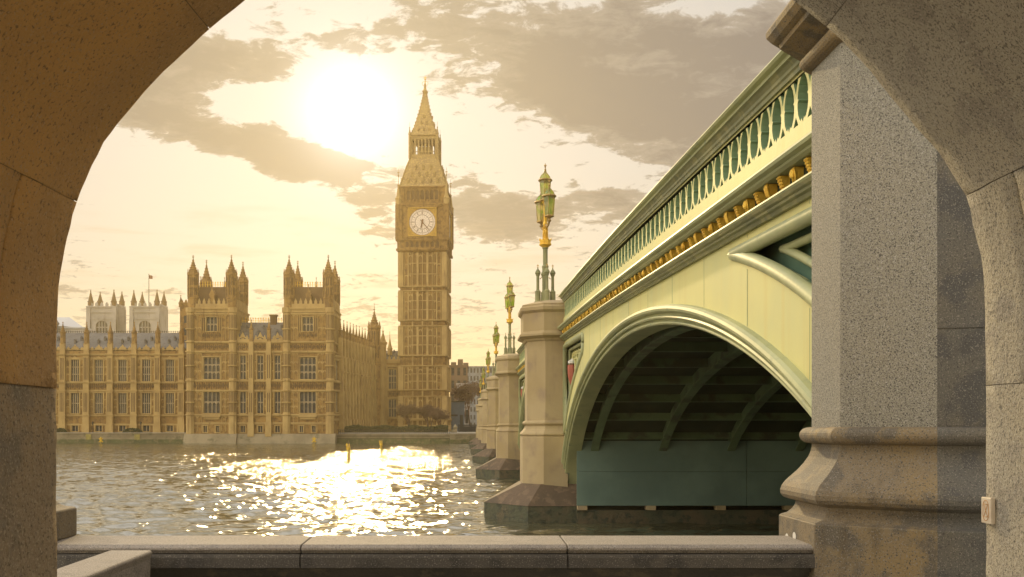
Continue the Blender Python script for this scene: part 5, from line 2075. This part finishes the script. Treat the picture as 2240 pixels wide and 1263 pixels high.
# white and black lamp posts and hedges on the terrace
for px, lab in ((203, 'thin black lamp post on the terrace, leftmost of the two'), (308, 'thin black lamp post on the terrace, rightmost of the two')):
    d = 242.5
    x = XP(px, d)
    m = MB()
    m.lathe(x, d, [(.16, -1.3), (.10, -1.0), (.06, -.9), (.05, .55), (.10, .6)], 8)
    t = thing('lamp_post', lab, 'lamp post', (x, d, -1.3), 'lamp posts on the palace terrace')
    m.build('post', black_iron, t)
    m = MB()
    m.lathe(x, d, [(.12, .6), (.20, 1.05), (.24, 1.1), (.10, 1.3), (.03, 1.45)], 6)
    m.build('lantern', black_iron, t)
    # yellow-green tide mark plates on the wall below
    m = MB()
    m.box(x - .65, x + .65, 239.72, 239.78, -2.95, -1.7)
    o = m.build('wall_plate', plate_yellow, origin=(x, 239.75, -2.9))
    tag(o, 'faded yellow plate on the terrace wall below the ' + ('leftmost' if px == 203 else 'rightmost') + ' black lamp post', 'plate', 'faded yellow plates on the terrace wall')
for px, w, lab in ((133, 1.5, 'small dark round bush on the terrace by the left jamb'), (290, 2.6, 'long low dark bush on the terrace near the middle windows')):
    d = 243.5
    x = XP(px, d)
    m = MB()
    for i in range(900):
        a, b = rng.uniform(0, 6.283), rng.uniform(0, 1.4)
        r = rng.uniform(.7, 1.0)
        p = Vector((x + w * r * math.cos(a) * math.cos(b), d + .8 * r * math.sin(a) * math.cos(b), -1.3 + 1.15 * r * math.sin(b)))
        s = rng.uniform(.07, .14)
        u = Vector(rng.normal(size=3)).normalized() * s
        v = u.orthogonal().normalized() * s
        m.quad(p - u, p - v, p + u, p + v)
    tag(m.build('bush', grass_m, origin=(x, d, -1.3)), lab, 'bush')


def marker(px, py_top, py_bot, d, label, cross=True):
    x, zt = XP(px, d), ZP(py_top, d)
    t = thing('river_marker', label, 'river marker', (x, d, WATER), 'yellow markers standing in the river')
    if cross:
        m = MB()
        m.lathe(x, d, [(.11, -5), (.11, zt - .5)], 8)
        m.build('post', pile_yellow, t)
        m = MB()
        zc = zt - .65
        for a in (45, 135):
            c, s = math.cos(R(a)), math.sin(R(a))
            m.tube([(x - .62 * c, d, zc - .62 * s), (x + .62 * c, d, zc + .62 * s)], .15, 4, False)
        m.box(x - .12, x + .12, d - .12, d + .12, zc - .3, zt + .1)
        m.build('cross_topmark', yellow, t)
    else:
        r = .17
        m = MB()
        m.lathe(x, d, [(r, -5.5), (r, zt - .55), (r * 1.1, zt - .5)], 12, smooth=False)
        m.build('pile', pile_yellow, t)
        m = MB()
        m.lathe(x, d, [(r * 1.15, zt - .62), (r * 1.15, zt - .28)], 12)
        m.box(x - .26, x - .12, d - .06, d + .06, zt - .55, zt - .08)
        m.box(x + .02, x + .12, d - .06, d + .06, zt - .45, zt + .05)
        m.pyramid(x - .34, x - .04, d - .1, d + .1, zt - .16, zt + .14)
        m.build('pile_cap', yellow, t)
    return t


marker(220.5, 957, 971, 232, 'small yellow cross topmark in the water below the terrace wall at left')
marker(687, 957, 972, 231, 'thin yellow marker in the water in front of the right palace tower')
marker(762.5, 972, 1010, 111, 'larger yellow topped pile in mid river, nearest of the markers', False)
marker(834, 965, 993, 144, 'second yellow topped pile in mid river in front of the clock tower bank', False)


# ---- towers of the abbey church behind the river range ----------------------------
def abbey():
    d = 450.0
    fr = Fr(0, d)
    X = lambda px: XP(px, d)
    Z = lambda py: ZP(py, d)
    for px0, px1, lab, fl in ((190, 254.5, 'left of two pale square church towers with four spires behind the slate roof', 0), (284.5, 349, 'right of two pale square church towers with four spires, below the flag', 1)):
        a0, a1 = X(px0), X(px1)
        t = thing('church_tower', lab, 'church tower', ((a0 + a1) / 2, d + 6, -1.2), 'twin church towers behind the palace')
        w = MB()
        c = (a0 + a1) / 2
        wall_face(w, fr, a0, a1, -1.2, Z(670), [(c - 2.6, c + 2.6, Z(730), Z(702))], 0, .9)
        w.fbox(fr, a0, a1, -1.2, Z(670), -13, -1.0)
        for s in (a0 + .8, a1 - .8):
            for zz, ww in ((Z(700), .9), (Z(672), .6)):
                w.fbox(fr, s - .9, s + .9, -1.2, zz, -.2, ww)
            w.fbox(fr, s - .3, s + .3, Z(698), Z(674), .58, .64)
        for zp, o in ((682, .5), (697, .4), (671, .6)):
            string(w, fr, a0 - .2, a1 + .2, Z(zp), 0, .7, o)
        for i in range(5):
            u = a0 + 2 + i * (a1 - a0 - 4) / 4
            w.fbox(fr, u - .6, u + .6, Z(670), Z(665), -.6, .1)
            w.fpoly(fr, [(u - .6, Z(665)), (u + .6, Z(665)), (u, Z(661))], -.55, .05)
        sd = Fr(a1, d, 0, 1)
        for i in range(6):
            u = 1 + i * 2.1
            w.fbox(sd, u - .6, u + .6, Z(670), Z(664), -.6, .1)
        wo = w.build('tower_wall', stone_white, t)
        p = MB()
        p.quad(fr.p(c - 2.6, Z(730), -.9), fr.p(c + 2.6, Z(730), -.9), fr.p(c + 2.6, Z(702), -.9), fr.p(c - 2.6, Z(702), -.9))
        wi = p.build('arched_window', pane_dark, t)
        q = MB()
        for u in (-1.3, 0, 1.3):
            q.fbox(fr, c + u - .2, c + u + .2, Z(730), Z(703), -.88, -.5)
        q.fbox(fr, c - 2.6, c + 2.6, Z(717), Z(715), -.88, -.5)
        n = 8
        for s in (-1, 1):                               # the arched head fills the upper corners
            for i in range(n):
                a, b = math.pi / 2 * i / n, math.pi / 2 * (i + 1) / n
                q.fpoly(fr, [(c + s * 2.6 * math.cos(a), Z(702)), (c + s * 2.6 * math.cos(a), Z(712.5) + 2.1 * math.sin(a)), (c + s * 2.6 * math.cos(b), Z(712.5) + 2.1 * math.sin(b)), (c + s * 2.6 * math.cos(b), Z(702))][::s], -.87, -.02)
        q.build('window_tracery', stone_white, wi)
        for (u, v, tip, base) in ((a0 + 1.4, d + .9, 634, 669), (a1 - 1.4, d + .9, 633, 669), (a0 + 1.6, d + 12, 638, 669), (a1 - 1.6, d + 12, 637, 669)):
            m = MB()
            zb, zt = ZP(base, v), ZP(tip, v)
            m.lathe(u, v, [(1.25, zb), (1.25, zb + 1.6), (1.5, zb + 1.8), (1.1, zb + 2.1), (.62, zb + (zt - zb) * .6), (.16, zb + (zt - zb) * .88), (.3, zb + (zt - zb) * .9), (.06, zt)], 8, R(22.5))
            m.build('spire', stone_dark, t)
        if fl:
            x, z0, z1 = X(316.5), Z(672), Z(597)
            f = thing('flagpole', 'tall thin flagpole with a small dark flag on the right church tower', 'flagpole', (x, d + 6, z0 - 1))
            m = MB()
            m.lathe(x, d + 6, [(.22, z0 - 2), (.13, z1), (.22, z1 + .2), (.05, z1 + .5)], 8)
            m.build('pole', black_iron, f)
            m = MB()
            nx = 8
            rs = []
            for i in range(nx + 1):
                u = i / nx
                yy = d + 6 + .3 * math.sin(u * 7)
                rs.append([(x + .12 + 1.5 * u, yy, z1 - .1 - .35 * u), (x + .12 + 1.5 * u, yy, z1 - 1.75 - .2 * u)])
            m.rings(rs, False, True, closed=False)
            m.build('flag', flag_cloth, f)
    # body of the church and the pale roof at the left
    d = 330.0
    b = thing('white_roofed_hall', 'white pitched roof building with a dark spire behind the slate roof at far left', 'building', (XP(150, d), d, -1.2))
    m = MB()
    fr = Fr(0, d)
    X = lambda px: XP(px, d)
    Z = lambda py: ZP(py, d)
    m.fpoly(fr, [(X(60), -1.2), (X(183), -1.2), (X(183), Z(718)), (X(140), Z(714)), (X(60), Z(712))], -12, 0)
    m.build('wall', white_wall, b)
    m = MB()
    m.add([fr.p(X(60), Z(713), .6), fr.p(X(136), Z(690), -6), fr.p(X(186), Z(718), .6), fr.p(X(136), Z(714), .6), fr.p(X(60), Z(690), -6)], [(0, 3, 1, 4), (3, 2, 1)])
    m.fbox(fr, X(60), X(186), Z(719), Z(716), -6, .7)
    m.build('roof', grey_roof, b)
    m = MB()
    m.lathe(X(126), d - 3, [(1.5, Z(735)), (1.5, Z(712)), (1.9, Z(711)), (1.2, Z(704)), (.5, Z(692)), (.15, Z(682)), (.3, Z(680)), (.05, Z(674))], 8)
    m.build('spire', slate, b)


abbey()


# ---- buildings between the clock tower and the bridge ----------------------------
def far_block(name, label, px0, px1, d, top, depth, material, rows=0, cols=0, roof=None, w0=None, chim=()):
    fr = Fr(0, d)
    x0, x1, z1 = XP(px0, d), XP(px1, d), ZP(top, d)
    t = thing(name, label, 'building', ((x0 + x1) / 2, d, -1.25))
    m = MB()
    wins = []
    for r in range(rows):
        for c in range(cols):
            cu = x0 + (c + .5) * (x1 - x0) / cols
            cz = -1 + (r + .6) * (z1 + 1) / rows
            hw = (x1 - x0) / cols * .24
            hh = (z1 + 1) / rows * .30
            wins.append((cu - hw, cu + hw, cz - hh, cz + hh))
    wall_face(m, fr, x0, x1, -1.25, z1, wins, 0, .3)
    m.fbox(fr, x0, x1, -1.25, z1, -depth, -.35)
    m.fbox(fr, x0 - .3, x1 + .3, z1, z1 + .5, -depth, .3)
    m.build('wall', material, t)
    for a in wins:
        p = MB()
        p.fbox(fr, *a, -.34, -.25)
        p.build('window', pane_dark, t)
    for px, h in chim:
        c = MB()
        u = XP(px, d)
        c.fbox(fr, u - .9, u + .9, z1 + .5, z1 + h, -4, -2)
        c.build('chimney', material, t)
    return t


far_block('brick_building', 'tan brick building with chimneys just right of the clock tower', 984, 1023, 345.0, 802, 20, tan_wall, 5, 3, chim=((1007, 2.6), (992, 1.6), (1019, 1.4)))
far_block('glass_block', 'pale glazed modern roofed block behind the brick building near the bridge', 1020, 1085, 430.0, 804, 20, glass_block, 8, 9)
far_block('white_building', 'small white rendered building with two dark windows behind the grey shed', 1000, 1028, 318.0, 842, 10, white_wall, 2, 2)
sd = thing('site_shed', 'blue grey panelled site shed beside the foot of the clock tower', 'shed', (XP(1000, 288), 288, -1.25))
fr = Fr(0, 288.0)
m = MB()
m.fbox(fr, XP(983, 288), XP(1016, 288), -1.25, ZP(880, 288), -8, 0)
for px in range(987, 1016, 4):
    m.fbox(fr, XP(px, 288) - .05, XP(px, 288) + .05, -1.2, ZP(881, 288), -.02, .08)
m.build('wall', blue_hoarding, sd)
m = MB()
m.fbox(fr, XP(982, 288), XP(1017.5, 288), ZP(880, 288) + .003, ZP(877.5, 288), -8.2, .4)
m.build('roof', black_iron, sd)
m = MB()
m.fbox(fr, XP(1006, 288), XP(1013, 288), -1.2, ZP(908, 288), -.02, .10)
m.fbox(fr, XP(987, 288), XP(1001, 288), ZP(911, 288), ZP(907, 288), -.02, .12)
m.build('door', black_iron, sd)
g = MB()
fr = Fr(0, 262.0)
for px in np.arange(1003, 1046, 1.1):
    g.fbox(fr, XP(px, 262) - .05, XP(px, 262) + .05, -1.3, ZP(929, 262), -.05, .05)
for zp in (944, 930, 937):
    g.fbox(fr, XP(1002, 262), XP(1047, 262), ZP(zp, 262) - .08, ZP(zp, 262) + .08, -.06, .06)
g.fbox(fr, XP(1012, 262), XP(1045, 262), -1.3, ZP(934, 262), -.12, -.08)
tag(g.build('railing', black_iron, origin=(XP(1024, 262), 262, -1.3)), 'black iron railing in front of the grey shed at the bridge end', 'railing')


# ---- bare trees ------------------------------------------------------------------
def bare_tree(name, label, x, y, z0, height, spread, seed, cat='tree', levels=5, buds=0, trunks=1, mat_t=None, group=None):
    rnd = random.Random(seed)
    t = thing(name, label, cat, (x, y, z0), group)
    tr, cr, lf = MB(), MB(), MB()
    ends = []

    def grow(p, d, l, r, lev):
        q = p + d * l
        mid = p + d * l * .5 + Vector((rnd.uniform(-1, 1), rnd.uniform(-1, 1), rnd.uniform(-.5, .5))) * l * .06
        (tr if lev == 0 else cr).tube([p, mid, q], [r, r * .85, r * .7], 5 if lev < 2 else 3)
        if lev >= levels:
            ends.append(q)
            return
        n = rnd.choice((2, 3, 3)) if lev < levels - 1 else 4
        for i in range(n):
            a = rnd.uniform(0, 6.283)
            s = rnd.uniform(.35, .85) * spread
            nd = (d + Vector((math.cos(a) * s, math.sin(a) * s, rnd.uniform(-.05, .35)))).normalized()
            st = p.lerp(q, rnd.uniform(.65, 1.0)) if i else q
            grow(st, nd, l * rnd.uniform(.58, .82), r * .58, lev + 1)
    for k in range(trunks):
        b = Vector((x + rnd.uniform(-1, 1) * (trunks - 1) * .45, y + rnd.uniform(-1, 1) * (trunks - 1) * .4, z0))
        grow(b, Vector((rnd.uniform(-.2, .2) * trunks ** .5, rnd.uniform(-.1, .1), 1)).normalized(), height * .30, height * .022, 0)
    for e in ends:
        for j in range(buds):
            c = e + Vector((rnd.gauss(0, 1), rnd.gauss(0, 1), rnd.gauss(0, 1))) * height * .042
            s = height * rnd.uniform(.008, .018)
            u = Vector((rnd.gauss(0, 1), rnd.gauss(0, 1), rnd.gauss(0, 1))).normalized() * s
            v = u.orthogonal().normalized() * s * .7
            lf.quad(c - u, c - v, c + u, c + v)
    tr.build('trunk', bark, t)
    c = cr.build('crown', twig, t)
    if buds:
        lf.build('buds', mat_t or bud, c)
    return t


for px, d, ht, sp, sd_, lab in ((898, 262, 8.0, .9, 3, 'rounded bare russet tree at the foot of the clock tower, largest of the three'),
                                (938, 264, 8.2, .9, 5, 'bare russet tree in front of the clock tower right of the largest one'),
                                (970, 258, 6.0, 1.0, 9, 'small bare bush low at the right corner of the clock tower')):
    bare_tree('bare_tree', lab, XP(px, d), d, -1.25, ht, sp, sd_, levels=5, buds=16, trunks=3, group='bare trees at the foot of the clock tower')
for px, d, ht, sp, sd_, lab in ((1014, 300, 14, .6, 21, 'tall thin bare tree beside the white building, leftmost of the street trees'),
                                (1032, 296, 15.5, .6, 22, 'brown bare tree between the white building and the bridge piers'),
                                (1048, 305, 17, .6, 23, 'tallest bare tree behind the far bridge piers')):
    bare_tree('street_tree', lab, XP(px, d), d, -1.25, ht, sp, sd_, levels=5, buds=12, group='bare street trees beyond the bridge end')
# clipped dark hedge along the embankment
m = MB()
for i in range(9000):
    x = rng.uniform(XP(735, 241.5), XP(980, 241.5))
    p = Vector((x, 242.3 + rng.uniform(-.6, .6), -1.6 + 1.9 * rng.random() ** .8 + .35 * math.sin(x * .9) * rng.random()))
    s = rng.uniform(.08, .17)
    u = Vector(rng.normal(size=3)).normalized() * s
    v = u.orthogonal().normalized() * s
    m.quad(p - u, p - v, p + u, p + v)
tag(m.build('hedge', grass_m, origin=(-19, 242.3, -1.6)), 'low dark hedge along the embankment railing below the clock tower', 'hedge')

# ================================================================== HAZE
def haze():
    m = bpy.data.materials.new('river_haze')
    m.use_nodes = True
    nt = m.node_tree
    nt.nodes.clear()
    out = nt.nodes.new('ShaderNodeOutputMaterial')
    v = nt.nodes.new('ShaderNodeVolumePrincipled')
    v.inputs['Color'].default_value = (.98, .84, .52, 1)
    v.inputs['Density'].default_value = HAZE
    v.inputs['Anisotropy'].default_value = .70
    nt.links.new(v.outputs[0], out.inputs['Volume'])
    b = MB()
    b.box(-4100, 4100, -450, 5100, -10, 108)
    tag(b.build('haze', m), kind='stuff')


HAZE = .00025
haze()
for o in scn.objects:
    if '_o' in o:
        del o['_o']
